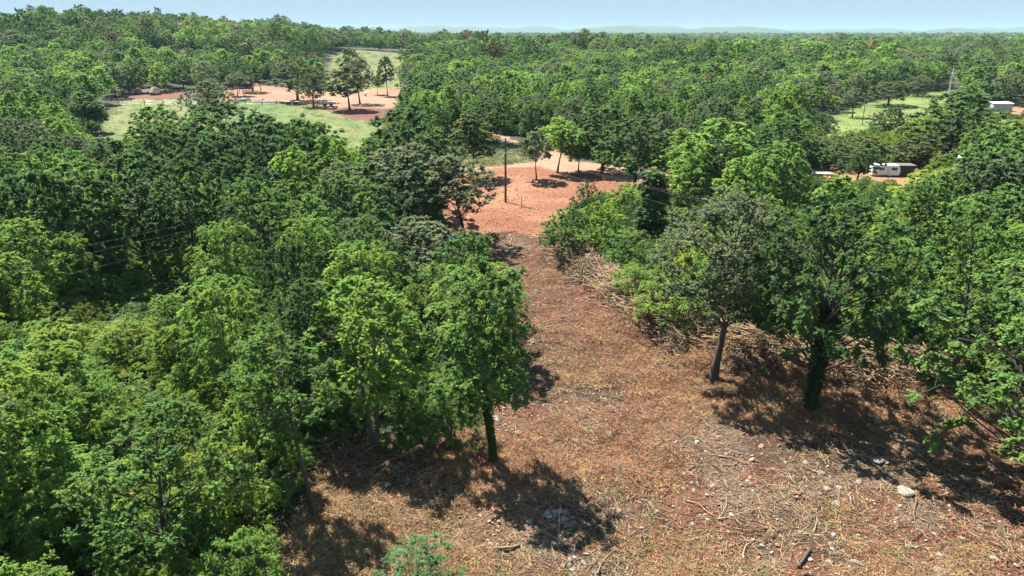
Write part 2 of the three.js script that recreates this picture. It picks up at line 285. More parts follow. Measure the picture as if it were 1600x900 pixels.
  if (o.ivy) {                                                     // leaves that climb the stems
    const n = lod ? o.ivy / 4 : o.ivy;
    for (let k = 0; k < n; k++) { const f = stemAxes[k % stems], t = Math.pow(R(), 0.9) * (o.ivyTop ?? 0.6), p = f(t), a = R() * 6.283, r = o.rT + (o.ivyR ?? 0.35) * R() * (0.5 + vnoise(t * 14, o.seed + k % stems)); const e = 0.6 + 0.7 * R(); crown.leaf(p.x + Math.cos(a) * r, p.y + (R() - 0.5) * 0.2, p.z + Math.sin(a) * r, Math.cos(a), 0.5 + R() * 0.6, Math.sin(a), o.leafL * ls * (0.7 + 0.5 * R()), o.leafL * ls * 0.7, R() * 6.283, [0.38 * e, 0.42 * e, 0.34 * e]); }
  }
  if (o.dead) for (let k = 0; k < o.dead; k++) { const f = stemAxes[0], t = lerp(0.35, 0.75, R()), s = f(t), a = R() * 6.283, l = 1 + R() * 1.7; const e = s.clone().add(V(Math.cos(a) * l, (0.1 + R() * 0.7) * l, Math.sin(a) * l)); const pts = bend(s, e, R, 0.1, 4); limb.tube(pts, [0.05, 0.038, 0.025, 0.012], 4, [0.2, 0.175, 0.14]); for (let q = 0; q < 3; q++) { const b = pts[1 + q % 3], e2 = b.clone().add(unit(R).multiplyScalar(0.6)); limb.tube([b, e2], [0.02, 0.006], 3, [0.2, 0.175, 0.14]); } }
  return { wood: wood.geo(), limb: lod < 2 ? limb.geo() : null, crown: crown.geo(), H: o.H, W: o.R * 2 };
}
const leafMat = (r, g, b, t = 0.5) => new THREE.MeshPhysicalMaterial({ color: new THREE.Color().setRGB(r, g, b), vertexColors: true, transmission: t, thickness: 0, roughness: 0.95, specularIntensity: 0.16, side: THREE.DoubleSide });
const barkMat = new THREE.MeshStandardMaterial({ vertexColors: true, roughness: 0.95 });
const ONE = [1, 1, 1];
// leaf hues are in the materials (tints), the vertex colours vary round one
const TINT = {
  dark: leafMat(0.074, 0.142, 0.036), mid: leafMat(0.118, 0.210, 0.044), bright: leafMat(0.185, 0.300, 0.050), grey: leafMat(0.142, 0.180, 0.084), yellow: leafMat(0.212, 0.295, 0.046), olive: leafMat(0.115, 0.152, 0.042), rust: leafMat(0.21, 0.11, 0.06), teal: leafMat(0.110, 0.205, 0.078),
};
const SPEC = {
  oakA: { seed: 11, H: 12.5, R: 5.2, crown0: 0.22, rT: 0.28, lobes: 72, clumps: 13, clumpR: 0.62, twigs: 12, leaves: 10, leafL: 0.2, leafW: 0.165, lobeR: 0.23, up: 0.3, droop: 0.2 },
  oakB: { seed: 23, H: 11.5, R: 4.4, crown0: 0.18, rT: 0.24, lobes: 62, clumps: 13, clumpR: 0.58, twigs: 11, leaves: 10, leafL: 0.185, leafW: 0.15, lobeR: 0.25, up: 0.35, droop: 0.15, lean: [0.8, 0.3] },
  holm: { seed: 37, H: 11, R: 4.2, crown0: 0.34, rT: 0.24, lobes: 78, clumps: 14, clumpR: 0.55, twigs: 11, leaves: 10, leafL: 0.145, leafW: 0.11, lobeR: 0.25, up: 0.5, droop: 0, colVar: 0.15 },
  acacia: { seed: 41, H: 11, R: 3.5, crown0: 0.12, rT: 0.17, lobes: 50, clumps: 13, clumpR: 0.7, twigs: 12, leaves: 11, leafL: 0.21, leafW: 0.115, lobeR: 0.26, up: 0.15, droop: 0.55, colVar: 0.18, prof: t => Math.pow(Math.sin(Math.PI * clamp(t * 0.8 + 0.12)), 0.7) },
  slim: { seed: 53, H: 12, R: 2.7, crown0: 0.3, rT: 0.17, lobes: 50, clumps: 12, clumpR: 0.5, twigs: 10, leaves: 9, leafL: 0.165, leafW: 0.13, lobeR: 0.3, up: 0.4, droop: 0.2 },
  bushA: { seed: 61, H: 5, R: 2.8, crown0: 0.02, rT: 0.09, lobes: 32, clumps: 14, clumpR: 0.45, twigs: 11, leaves: 9, leafL: 0.13, leafW: 0.07, lobeR: 0.3, stems: 3, spread: 0.6, up: 0.3, droop: 0.25 },
  bushB: { seed: 67, H: 4.2, R: 2.6, crown0: 0.02, rT: 0.07, lobes: 32, clumps: 14, clumpR: 0.42, twigs: 11, leaves: 9, leafL: 0.12, leafW: 0.05, lobeR: 0.3, stems: 4, spread: 0.7, up: 0.5, droop: 0.45 },
  small: { seed: 71, H: 6, R: 2.0, crown0: 0.36, rT: 0.09, lobes: 24, clumps: 12, clumpR: 0.5, twigs: 10, leaves: 8, leafL: 0.16, leafW: 0.09, lobeR: 0.33, sparse: 0.1, stems: 1 },
  oakC: { seed: 29, H: 13, R: 5.6, crown0: 0.15, rT: 0.3, lobes: 128, clumps: 12, clumpR: 0.62, twigs: 13, leaves: 10, leafL: 0.195, leafW: 0.16, lobeR: 0.2, up: 0.25, droop: 0.3, prof: t => lerp(0.8, 1, sstep(0, 0.25, t)) * (1 - 0.6 * sstep(0.6, 1, t)) },
  twin: { seed: 83, H: 13.5, R: 5.1, crown0: 0.25, rT: 0.26, lobes: 125, clumps: 12, clumpR: 0.6, twigs: 13, leaves: 10, leafL: 0.2, leafW: 0.165, lobeR: 0.2, up: 0.3, droop: 0.25, stems: 2, spread: 0.42, prof: t => lerp(0.75, 1, sstep(0, 0.3, t)) * (1 - 0.6 * sstep(0.6, 1, t)), ivy: 4000, ivyTop: 0.5, ivyR: 0.2, colVar: 0.25 },
  ivied: { seed: 90, H: 12, R: 2.9, crown0: 0.26, rT: 0.15, lobes: 55, clumps: 12, clumpR: 0.5, twigs: 11, leaves: 10, leafL: 0.17, leafW: 0.14, lobeR: 0.28, ivy: 2600, ivyTop: 0.5, ivyR: 0.16, wob: 0.3, prof: t => 0.55 + 0.45 * Math.sin(Math.PI * clamp(t * 0.9 + 0.05)) * (0.8 + 0.4 * Math.sin(t * 9)) },
  bareStem: { seed: 97, H: 11.5, R: 2.3, crown0: 0.44, rT: 0.15, lobes: 34, clumps: 11, clumpR: 0.5, twigs: 12, leaves: 9, leafL: 0.15, leafW: 0.09, lobeR: 0.3, sparse: 0.12, dead: 6, lean: [-1.9, -0.4], bark: [0.065, 0.05, 0.038] },
  forked: { seed: 101, H: 12, R: 3.3, crown0: 0.28, rT: 0.16, lobes: 50, clumps: 13, clumpR: 0.56, twigs: 12, leaves: 10, leafL: 0.18, leafW: 0.145, lobeR: 0.27, stems: 2, spread: 0.8, up: 0.4, bark: [0.13, 0.11, 0.085], trunkTop: 0.8 },
  column: { seed: 107, H: 11, R: 1.7, crown0: 0.03, rT: 0.2, lobes: 20, clumps: 16, clumpR: 0.45, twigs: 11, leaves: 9, leafL: 0.14, leafW: 0.10, lobeR: 0.6, up: 0.3, colVar: 0.2, prof: t => 0.9 - 0.25 * t },
};
const KIND = { oakA: 'oak_tree', oakC: 'oak_tree', oakB: 'oak_tree', twin: 'oak_tree', holm: 'holm_oak_tree', acacia: 'acacia_tree', slim: 'ash_tree', forked: 'ash_tree', ivied: 'ash_tree', bareStem: 'ash_tree', small: 'young_tree', column: 'ivy_clad_tree', bushA: 'shrub', bushB: 'shrub' };
const geoCache = {}, protoCache = {};
const treeGeo = (s, lod) => geoCache[s + lod] ??= makeTree({ ...SPEC[s], col: ONE, lod });
function addTree(s, tint, lod, pos, h, w, turn, label, group, tilt) {
  const key = s + tint + lod, g = treeGeo(s, lod); let o;
  const name = numbered(KIND[s]);
  if (!protoCache[key]) {
    o = new THREE.Group();
    part('trunk', g.wood, barkMat, o); if (g.limb) part('limbs', g.limb, barkMat, o).userData.kind = 'stuff'; part('crown', g.crown, TINT[tint], o);
    protoCache[key] = o;
  } else o = protoCache[key].clone();
  o.name = name; o.userData = {}; o.position.copy(pos); o.rotation.set(0, turn, tilt ?? 0, 'ZYX'); o.scale.set(w / g.W, h / g.H, w / g.W); scene.add(o);
  const bush = KIND[s] === 'shrub';
  tag(o, label, bush ? 'shrub' : 'tree', group);
  return o;
}
const lodFor = d => d < 64 ? 0 : d < 190 ? 1 : 2, heroLod = d => d < 64 ? 0 : d < 340 ? 1 : 2;
const placed = [];                                                 // [x, z, radius] of what stands already
const R0 = rngOf(2024);
// b: base pixel and top pixel; t: top pixel and height in metres
function hero(s, tint, mode, u, v, q, wpx, label, opt = {}) {
  let p, h;
  if (mode === 'b') { p = at(u, v); const r = rayDir(u, q); h = CAM_H + r.y / r.z * p.z - p.y; } else { h = q; p = at(u, v, h * 0.97); }
  const f = project(p.x, p.y + h / 2, p.z)[2]; const w = wpx / F * f;
  const d = Math.hypot(p.x, p.z); if (d > 1600) { console.log('far', label, d); return p; }
  addTree(s, tint, opt.lod ?? heroLod(d), p, h, w, opt.turn ?? R0() * 6.283, label, opt.group, opt.tilt);
  placed.push([p.x, p.z, w / 2 * (opt.room ?? 0.85), h]);
  return p;
}
// ---- trees that stand out in the photograph
hero('holm', 'grey', 'b', 1115, 590, 298, 235, 'grey-green tree with a dark leaning bare trunk beside the brushwood windrow', { turn: 0.4, tilt: -0.05 });
hero('twin', 'dark', 'b', 1270, 640, 296, 240, 'big dark green tree on two ivy-covered trunks casting the widest shadow on the clearing', { turn: 2.75 });
hero('oakC', 'mid', 'b', 1608, 762, 396, 372, 'large mid green tree at the right edge, its boughs hanging over the clearing', { turn: 2.0 });
hero('ivied', 'mid', 'b', 765, 725, 408, 150, 'slender mid green tree with an ivy-covered trunk standing at the left edge of the clearing', { turn: 0 });
hero('bushA', 'yellow', 'b', 215, 565, 498, 115, 'yellow-green shrub in the sun just below the dark grassy gap');
hero('bushB', 'yellow', 'b', 158, 552, 505, 90, 'low yellow-green shrub at the left end of the sunlit hollow');
hero('bushB', 'bright', 'b', 268, 588, 520, 95, 'bright shrub in the sunlit hollow left of the slender young tree');
hero('bushA', 'bright', 'b', 330, 640, 560, 120, 'bright shrub below the slender young tree in the left wood');
hero('slim', 'bright', 't', 395, 560, 7.5, 95, 'light slim tree left of the bare leaning trunk');
hero('bareStem', 'mid', 'b', 490, 800, 520, 150, 'slender tree with long bare leaning trunk and dead twigs, lower left of clearing', { turn: 0 });
hero('forked', 'bright', 'b', 582, 695, 438, 178, 'bright green tree with a pale forked trunk left of the slender ivied tree', { turn: 0.6 });
hero('holm', 'grey', 't', 628, 232, 11, 165, 'wide grey-green tree left of the leaning trunk at the end of the strip');
hero('holm', 'grey', 'b', 728, 384, 240, 130, 'grey-green tree with a leaning dark trunk at the top left end of the cleared strip', { turn: 2, tilt: 0.2, room: 0.6 });
hero('slim', 'olive', 'b', 738, 278, 176, 70, 'thin sparse olive tree beside the track, left of the wooden utility pole', { room: 0.5 });
hero('oakA', 'dark', 't', 632, 168, 14, 150, 'large dark green round tree between the left meadow and the bare terrace');
hero('oakA', 'dark', 't', 345, 160, 13.5, 160, 'large dark green tree directly below the grey-green meadow tree');
hero('oakB', 'dark', 't', 432, 205, 12, 110, 'dark green tree right of the largest dark tree below the left meadow');
hero('oakB', 'mid', 't', 492, 182, 12.5, 112, 'mid green rounded tree at the right end of the wood below the left meadow');
hero('holm', 'grey', 't', 322, 128, 12, 78, 'grey-green round tree standing in the left meadow in front of the red yard');
hero('oakB', 'mid', 't', 245, 166, 11, 95, 'mid green tree at near edge of left meadow, left of the largest dark tree');
hero('oakA', 'dark', 't', 200, 240, 12.5, 165, 'tallest dark tree standing behind the dark grassy gap on the left');
hero('oakB', 'mid', 't', 118, 255, 12, 140, 'mid green tree behind the left end of the dark grassy gap');
hero('oakA', 'dark', 't', 283, 250, 12.5, 130, 'dark tree behind the right end of the dark grassy gap');
hero('oakB', 'dark', 't', 40, 262, 12, 130, 'dark tree at the left edge level with the dark grassy gap');
hero('acacia', 'bright', 't', 345, 345, 9, 100, 'pale green feathery tree rising right of the dark gap in the left wood');
hero('acacia', 'bright', 't', 335, 432, 9.5, 150, 'bright feathery tree below the pale one, right of the dark grassy gap');
hero('slim', 'bright', 'b', 284, 590, 455, 75, 'small slender young tree with a dark thin trunk at the edge of the dark gap', { room: 0.5 });
hero('oakB', 'dark', 't', 430, 375, 11, 120, 'dark green tree behind the bright forked tree in the middle of the left wood');
hero('slim', 'dark', 't', 470, 440, 10, 105, 'narrow dark green tree just left of the bright forked tree');
hero('acacia', 'bright', 't', 745, 412, 8, 150, 'bright leafy tree leaning over the cleared strip behind the slender ivied tree', { room: 0.5 });
hero('holm', 'grey', 't', 650, 348, 7, 150, 'dull green low tree under the leaning grey-green tree by the strip');
hero('acacia', 'bright', 't', 560, 378, 9, 130, 'light green tree in the middle of the left wood below the dull low tree');
hero('bushA', 'bright', 't', 375, 838, 5, 150, 'bright yellow-green bush at the bottom edge left of the clearing');
hero('bushB', 'teal', 't', 655, 856, 2.8, 150, 'blue-green leafy bush at the bottom edge in front of the clearing', { room: 0.5 });
hero('bushA', 'mid', 'b', 700, 700, 590, 120, 'dense green bush between the forked tree and the slender ivied tree', { room: 0.6 });
hero('bushA', 'mid', 'b', 790, 510, 440, 75, 'green bush at the left edge of the cleared strip, halfway along it', { room: 0.4 });
hero('bushB', 'mid', 'b', 775, 590, 535, 90, 'low dark bush beside the shadow patch at the left edge of the strip', { room: 0.4 });
hero('bushB', 'mid', 'b', 640, 705, 628, 90, 'dull shrub in the shade right below the pale forked trunk', { room: 0.4 });
hero('bushA', 'mid', 'b', 548, 680, 610, 80, 'shrub left of the pale forked trunk at the shade edge', { room: 0.4 });
hero('bushB', 'bright', 'b', 460, 745, 690, 60, 'small shrub left of the long bare leaning trunk', { room: 0.4 });
// terrace
hero('small', 'grey', 'b', 837, 282, 203, 56, 'small thin grey-leaved tree on the bare terrace right of the utility pole', { room: 1 });
hero('small', 'bright', 'b', 874, 271, 184, 76, 'bright green young tree by the track on the terrace', { room: 1 });
hero('small', 'olive', 'b', 904, 268, 218, 52, 'small olive tree by the track between the bright young tree and the darker one', { room: 1 });
hero('small', 'mid', 'b', 941, 274, 222, 64, 'round green young tree at the right end of the row by the track', { room: 1 });
hero('oakB', 'dark', 'b', 768, 226, 150, 76, 'dark tree with a short trunk over the far bend of the track', { room: 0.8 });
hero('column', 'dark', 'b', 1016, 378, 262, 54, 'dark narrow tree wholly wrapped in ivy, right of the terrace', { room: 1 });
hero('bushA', 'bright', 'b', 985, 335, 285, 66, 'bright bush growing left of the ivy-wrapped column');
hero('bushB', 'dark', 'b', 916, 345, 284, 50, 'dark upright shrub at the right rim of the bare terrace');
hero('bushA', 'bright', 'b', 940, 398, 312, 84, 'bright green shrub in the middle of the thicket beside the terrace');
hero('bushA', 'mid', 'b', 882, 392, 322, 74, 'leftmost green shrub of the thicket beside the terrace');
hero('bushB', 'mid', 'b', 985, 424, 358, 88, 'mid green shrub directly behind the tallest heap of branches');
hero('bushA', 'bright', 'b', 1050, 503, 432, 112, 'bright green bush behind the windrow, left of the grey-green leaning tree');
hero('bushB', 'bright', 'b', 990, 458, 412, 80, 'low bright bush along the windrow behind the branches');
hero('acacia', 'bright', 't', 1082, 205, 10, 100, 'light green feathery tree, leftmost of three right of the track');
hero('acacia', 'bright', 't', 1140, 188, 11, 118, 'tallest light green feathery tree right of the track');
hero('acacia', 'mid', 't', 1205, 232, 9.5, 92, 'feathery tree right of the tallest light green one');
hero('oakA', 'dark', 't', 1000, 182, 11, 125, 'dark broad tree behind the right end of the track');
hero('oakB', 'dark', 't', 945, 165, 11, 105, 'dark tree behind the row of young trees on the terrace');
hero('oakA', 'dark', 't', 1235, 188, 11, 112, 'dark tree left of the paddock behind the feathery trees');
hero('oakB', 'olive', 'b', 1340, 262, 212, 80, 'olive tree hanging over the left end of the white caravan', { room: 0.6 });
hero('oakA', 'olive', 'b', 1292, 263, 214, 84, 'broad olive tree above the weathered wooden platform', { room: 0.6 });
hero('oakB', 'dark', 'b', 1340, 285, 228, 62, 'dark low tree hiding the left end of the white caravan', { room: 0.6 });
hero('oakB', 'olive', 'b', 1428, 262, 212, 92, 'olive tree over the right end of the white caravan', { room: 0.6 });
hero('oakA', 'dark', 't', 1502, 143, 13, 142, 'very large dark round tree left of the metal shed');
hero('acacia', 'yellow', 't', 1600, 190, 9, 100, 'yellow-green tree at the right edge below the dark car');
hero('acacia', 'yellow', 't', 1470, 265, 8.5, 120, 'yellow-green bushy tree right of and below the caravan');
hero('holm', 'grey', 't', 1560, 250, 10, 140, 'pale grey-green tree at the right edge in front of the yellow-green ones');
hero('acacia', 'bright', 't', 1440, 300, 9, 130, 'bright feathery tree between the two-trunked tree and the right-hand trees');
hero('oakB', 'bright', 'b', 1535, 588, 420, 170, 'mid green tree with its crown behind the overhanging boughs at the right', { room: 0.6 });
hero('oakB', 'mid', 't', 1545, 330, 11.5, 170, 'mid green tree at the right edge above the overhanging one');
hero('holm', 'grey', 'b', 1331, 184, 138, 38, 'solitary greyish round tree in the paddock', { room: 1 });
hero('oakB', 'olive', 'b', 1388, 166, 126, 66, 'wide low tree at the far side of the paddock', { room: 1 });
hero('holm', 'grey', 'b', 1434, 150, 118, 40, 'small grey tree at the back end of the paddock', { room: 1 });
hero('oakA', 'rust', 't', 1562, 92, 10, 56, 'tree with withered rust-brown leaves above the metal shed', { room: 1 });
hero('holm', 'dark', 't', 1285, 178, 7, 52, 'dark low tree at the near left corner of the paddock');
hero('holm', 'dark', 't', 1395, 170, 8, 60, 'dark upright tree between caravan and paddock');
// left meadow and yard
hero('slim', 'mid', 'b', 140, 207, 142, 50, 'green tree with bare lower trunk at the left end of the meadow', { room: 1 });
hero('small', 'dark', 'b', 158, 208, 166, 34, 'small dark tree beside the taller one at the left end of the meadow', { room: 1 });
hero('oakA', 'olive', 'b', 467, 158, 90, 84, 'large old dark tree with a thick trunk in the red yard', { room: 1, turn: 1 });
hero('oakB', 'olive', 'b', 491, 167, 111, 50, 'dark round tree on a thin trunk right of the large yard tree', { room: 1 });
hero('slim', 'olive', 'b', 545, 172, 104, 60, 'tree with upswept crown standing on the reddish soil patch', { room: 1 });
hero('holm', 'grey', 'b', 562, 162, 92, 48, 'tall grey-green tree behind the upswept one on the yard', { room: 1 });
hero('slim', 'dark', 'b', 605, 150, 88, 26, 'slim tall tree with a bare stem at the right of the yard', { room: 1 });
hero('small', 'mid', 'b', 590, 148, 118, 20, 'small dense green tree left of the slim tall one', { room: 1 });
hero('oakB', 'dark', 'b', 552, 122, 74, 44, 'dark tree at the lower end of the hillside field', { room: 1 });
hero('small', 'mid', 'b', 417, 130, 98, 24, 'small tree with a split trunk at the back of the red yard', { room: 1 });
hero('small', 'grey', 'b', 372, 150, 112, 34, 'small grey tree by the timber frames, leftmost of the pair', { room: 1 });
hero('oakB', 'dark', 'b', 395, 144, 99, 40, 'dark tree right of the timber frames in the yard', { room: 1 });
hero('holm', 'dark', 't', 648, 72, 12, 60, 'dark tree at the right edge of the hillside field', { room: 1 });
hero('holm', 'grey', 't', 640, 100, 9, 52, 'grey-green rounded tree below the hillside field', { room: 1 });

// ---- the rest of the woods
const CLEAR_VIEW = [
  [[140, 208], [168, 162], [200, 146], [300, 143], [304, 178], [270, 168], [215, 192], [180, 215]],
  [[365, 160], [372, 128], [420, 118], [520, 138], [600, 142], [622, 178], [575, 190], [566, 228], [545, 232], [520, 190], [470, 178], [420, 192], [400, 168]],
  [[510, 100], [530, 89], [618, 89], [618, 140], [520, 140]], [[735, 272], [742, 212], [800, 202], [850, 238], [1000, 268], [1062, 288], [960, 310], [840, 360], [735, 372]],
  [[1270, 205], [1318, 170], [1390, 149], [1470, 142], [1486, 152], [1445, 174], [1375, 205]], [[1300, 296], [1345, 262], [1350, 256], [1408, 254], [1450, 262], [1440, 298], [1340, 300]], [[1252, 286], [1262, 262], [1302, 262], [1302, 286]],
  [[1542, 186], [1545, 153], [1605, 153], [1605, 186]], [[1486, 104], [1495, 104], [1493, 140], [1486, 140]], [[1343, 158], [1356, 158], [1356, 198], [1343, 198]],
  [[130, 495], [160, 470], [220, 440], [300, 415], [318, 385], [330, 400], [318, 440], [304, 470], [255, 492], [215, 502], [170, 505]],
];
CLEAR_VIEW.push([[880, 402], [960, 452], [1040, 503], [1110, 528], [1200, 543], [1300, 560], [1400, 578], [1480, 596], [1440, 618], [1300, 592], [1200, 572], [1110, 562], [1030, 532], [950, 482], [870, 425]], [[150, 500], [300, 490], [325, 560], [290, 585], [170, 560]], [[990, 260], [1044, 260], [1044, 365], [990, 365]]);
const opensView = (x, y, z, h, w) => { for (const k of [0.98, 0.8, 0.6, 0.4, 0.2]) for (const i of [-0.45, -0.2, 0, 0.2, 0.45]) { if (k > 0.9 && i) continue; const [u, v] = project(x + i * w, y + h * k, z); for (const p of CLEAR_VIEW) if (inPoly(p, u, v)) return true; } return false; };
const gap = poly([[110, 512], [150, 485], [220, 450], [300, 430], [325, 395], [345, 410], [312, 480], [265, 512], [180, 530]]);
const fillers = [];
{
  const R = rngOf(77), cell = 4.4, grid = new Map(); const key = (x, z) => Math.floor(x / 8) + ',' + Math.floor(z / 8);
  const put = q => { const k = key(q[0], q[1]); if (!grid.has(k)) grid.set(k, []); grid.get(k).push(q); };
  placed.forEach(put);
  const free = (x, z, r, f) => { const cx = Math.floor(x / 8), cz = Math.floor(z / 8); for (let i = -1; i <= 1; i++) for (let j = -1; j <= 1; j++) for (const q of grid.get((cx + i) + ',' + (cz + j)) ?? []) if (Math.hypot(q[0] - x, q[1] - z) < (q[2] + r) * f) return false; return true; };
  const pts = [];
  for (let d = 12; d < 330; d += cell) for (let x = -0.78 * d - 14; x < 0.78 * d + 14; x += cell) pts.push([x + (R() - 0.5) * cell * 0.95, -(d + (R() - 0.5) * cell * 0.95), R()]);
  pts.sort((a, b) => a[2] - b[2]);
  for (const [x, z] of pts) {
    const d = -z, sz = R(), sp = fbm(x / 17 + 50, z / 17, 2) + (R() - 0.5) * 0.34, sp2 = R();
    let s, h, w;
    const nearL = d < 52 && x < 0;
    if (sp < 0.42) { s = sp2 < 0.5 ? 'oakA' : 'oakB'; h = 8.5 + sz * 4; w = 6 + sz * 3.5; } else if (sp < 0.52) { s = 'holm'; h = 7 + sz * 4; w = 5.5 + sz * 2.5; } else if (sp < 0.72) { s = 'acacia'; h = 7 + sz * 4; w = 4.5 + sz * 2.2; } else { s = sp2 < 0.6 ? 'slim' : 'bushA'; h = s === 'slim' ? 8 + sz * 4 : 4 + sz * 1.5; w = s === 'slim' ? 4 + sz * 1.5 : 4.5 + sz; }
    if (nearL && (s === 'holm' ? R() < 0.6 : R() < 0.4)) { s = R() < 0.6 ? 'bushA' : 'acacia'; h = 5 + sz * 3; w = 5 + sz * 1.5; }
    if (nearL) h *= 0.95;
    if (d > 200) { w *= 1.1; }
    let far = false; for (const [i, j] of [[0, 0], [w * 0.36, 0], [-w * 0.36, 0], [0, w * 0.36], [0, -w * 0.36]]) if (open(x + i, z + j)) far = true;
    if (far || (inPoly(gap, x, z))) continue;
    let gy = height(x, z); if (opensView(x, gy, z, h, w)) { h *= 0.55; w *= 0.7; if (opensView(x, gy, z, h, w)) continue; s = 'bushA'; }
    if (!free(x, z, w / 2, nearL ? 0.46 : d < 60 ? 0.54 : 0.68)) continue;
    const q = [x, z, w / 2, h]; put(q);
    const tn = fbm(x / 11, z / 11 + 70, 2) + (R() - 0.5) * 0.3;
    let tint = s.startsWith('oak') ? (tn < 0.55 ? 'dark' : 'mid') : s === 'holm' ? (tn < 0.62 ? 'grey' : 'mid') : s === 'acacia' ? (tn < 0.62 ? 'bright' : 'yellow') : s === 'slim' ? (tn < 0.5 ? 'mid' : 'bright') : (tn < 0.5 ? 'bright' : 'yellow');
    if (nearL && tint === 'dark' && R() < 0.75) tint = R() < 0.6 ? 'mid' : 'bright';
    if (d > 110 && s === 'acacia') tint = tn < 0.5 ? 'mid' : 'bright';
    fillers.push({ s, tint, x, z, h, w, d, turn: R() * 6.283 });
  }
}
// those that show: seen at their top and not behind nearer crowns
const tops = [];
for (const f of fillers) { const y = height(f.x, f.z); const [u, v, dep] = project(f.x, y + f.h * 0.8, f.z); f.u = u; f.v = v; f.px = f.w / dep * F; f.dep = dep; f.y = y; f.inFrame = dep > 3 && u > -f.px * 0.45 && u < 1600 + f.px * 0.45 && v < 900 + f.px * 0.4 && v > 0; if (f.inFrame) tops.push(f); }
for (const p of placed) { const y = height(p[0], p[1]); const [u, v, dep] = project(p[0], y + p[3] * 0.65, p[1]); tops.push({ u, v, dep, px: p[2] * 2 / dep * F }); }
const hidden = f => { let c = 0, n = 0; for (const [i, j] of [[0, -0.25], [-0.25, 0], [0.25, 0], [0, 0.12]]) { n++; const u = f.u + i * f.px, v = f.v + j * f.px; for (const t of tops) if (t.dep < f.dep - 1 && Math.hypot((u - t.u) / (t.px * 0.46), (v - t.v) / (t.px * 0.48)) < 1) { c++; break; } } return c / n; };
const LOOK = { dark: 'dark green', mid: 'mid green', bright: 'bright green', grey: 'grey-green', yellow: 'yellow-green', olive: 'olive green' };
const FORM = { oakA: 'broad-crowned tree', oakB: 'round-crowned tree', holm: 'fine-leaved tree', acacia: 'feathery tree', slim: 'narrow tree', bushA: 'bushy shrub' };
function zone(f) {
  if (f.x < 8 && f.d < 75 && f.u < 800) return f.v > 640 ? 'in the thick wood at the lower left corner' : f.v > 420 ? 'in the left wood beside the cleared strip' : 'in the left wood around the dark gap';
  if (f.u < 700 && f.d < 200) return 'in the left wood below the meadow';
  if (f.u < 700) return 'on the wooded slope behind the left meadow';
  if (f.u > 900 && f.d < 120) return 'in the thicket between windrow and caravan';
  if (f.u > 1250) return 'in the wood around the paddock and shed';
  return 'in the wide wood beyond the bare terrace';
}
const LAND = [['terrace utility pole', 790, 270], ['white caravan', 1380, 265], ['leaning windrow tree', 1130, 420], ['big two-trunked tree', 1280, 450], ['pale forked tree', 585, 540], ['slender ivied tree', 755, 500], ['long bare leaning trunk', 478, 690], ['dark grassy gap', 235, 470], ['ivy-wrapped narrow tree', 1017, 320], ['grey metal shed', 1566, 165], ['solitary paddock tree', 1331, 162], ['row of boulders', 225, 148], ['large old yard tree', 467, 122], ['right-edge overhanging tree', 1520, 560], ['tallest gap-side tree', 200, 330], ['grey-green meadow tree', 322, 160], ['bush at bottom edge', 375, 870], ['three feathery trees', 1140, 235], ['tall transformer pole', 1490, 125], ['lower left corner', 0, 900], ['hillside field', 570, 110]];
function whereabouts(f) { let best = 1e9, r; for (const [n, u, v] of LAND) { const q = Math.hypot(f.u - u, (f.v - v) * 1.3); if (q < best) { best = q; r = [n, f.u - u, f.v - v, q]; } } const [n, du, dv, q] = r, side = Math.abs(du) > Math.abs(dv) * 0.45 ? (du < 0 ? 'left' : 'right') : '', deep = Math.abs(dv) > Math.abs(du) * 0.45 ? (dv < 0 ? 'behind' : 'in front') : ''; const far = q < 45 ? 'right ' : q < 95 ? 'close ' : q < 160 ? '' : 'far '; const rel = deep && side ? `${deep} and ${side} of` : deep ? (deep === 'behind' ? 'behind' : 'in front of') : `${side} of`; return `${far === 'right ' ? 'immediately ' : far === 'close ' ? 'a little ' : far === 'far ' ? 'well ' : ''}${rel} the ${n}`; }
const shown = fillers.filter(f => f.inFrame && hidden(f) < 1).sort((a, b) => b.px - a.px).slice(0, 235);
const single = new Set(shown);
{ const by = {}; for (const f of shown) { f.label = `${f.h > 10.5 ? 'tall ' : f.h < 7.5 ? 'low ' : ''}${LOOK[f.tint]} ${FORM[f.s]} ${whereabouts(f)}`; }
  for (const f of shown) for (const cut of ['immediately ', 'a little ', 'fine-leaved ', 'round-crowned ', 'broad-crowned ', ' the', 'low ', 'tall ']) if (f.label.split(/[\s-]+/).length > 12) f.label = f.label.replace(cut, '');
  for (const f of shown) (by[f.label] ??= []).push(f); for (const l of Object.values(by)) if (l.length > 1) { l.sort((a, b) => a.u - b.u); l.forEach((f, i) => { f.label += i === 0 ? `, leftmost of ${l.length}` : i === l.length - 1 ? `, rightmost of ${l.length}` : l.length === 3 ? ', middle of 3' : `, ${['', 'second', 'third', 'fourth', 'fifth', 'sixth'][i]} from left`; }); } }
for (const f of shown) addTree(f.s, f.tint, lodFor(f.d), V(f.x, f.y - 0.05, f.z), f.h, f.w, f.turn, f.label, `trees ${zone(f)}`);

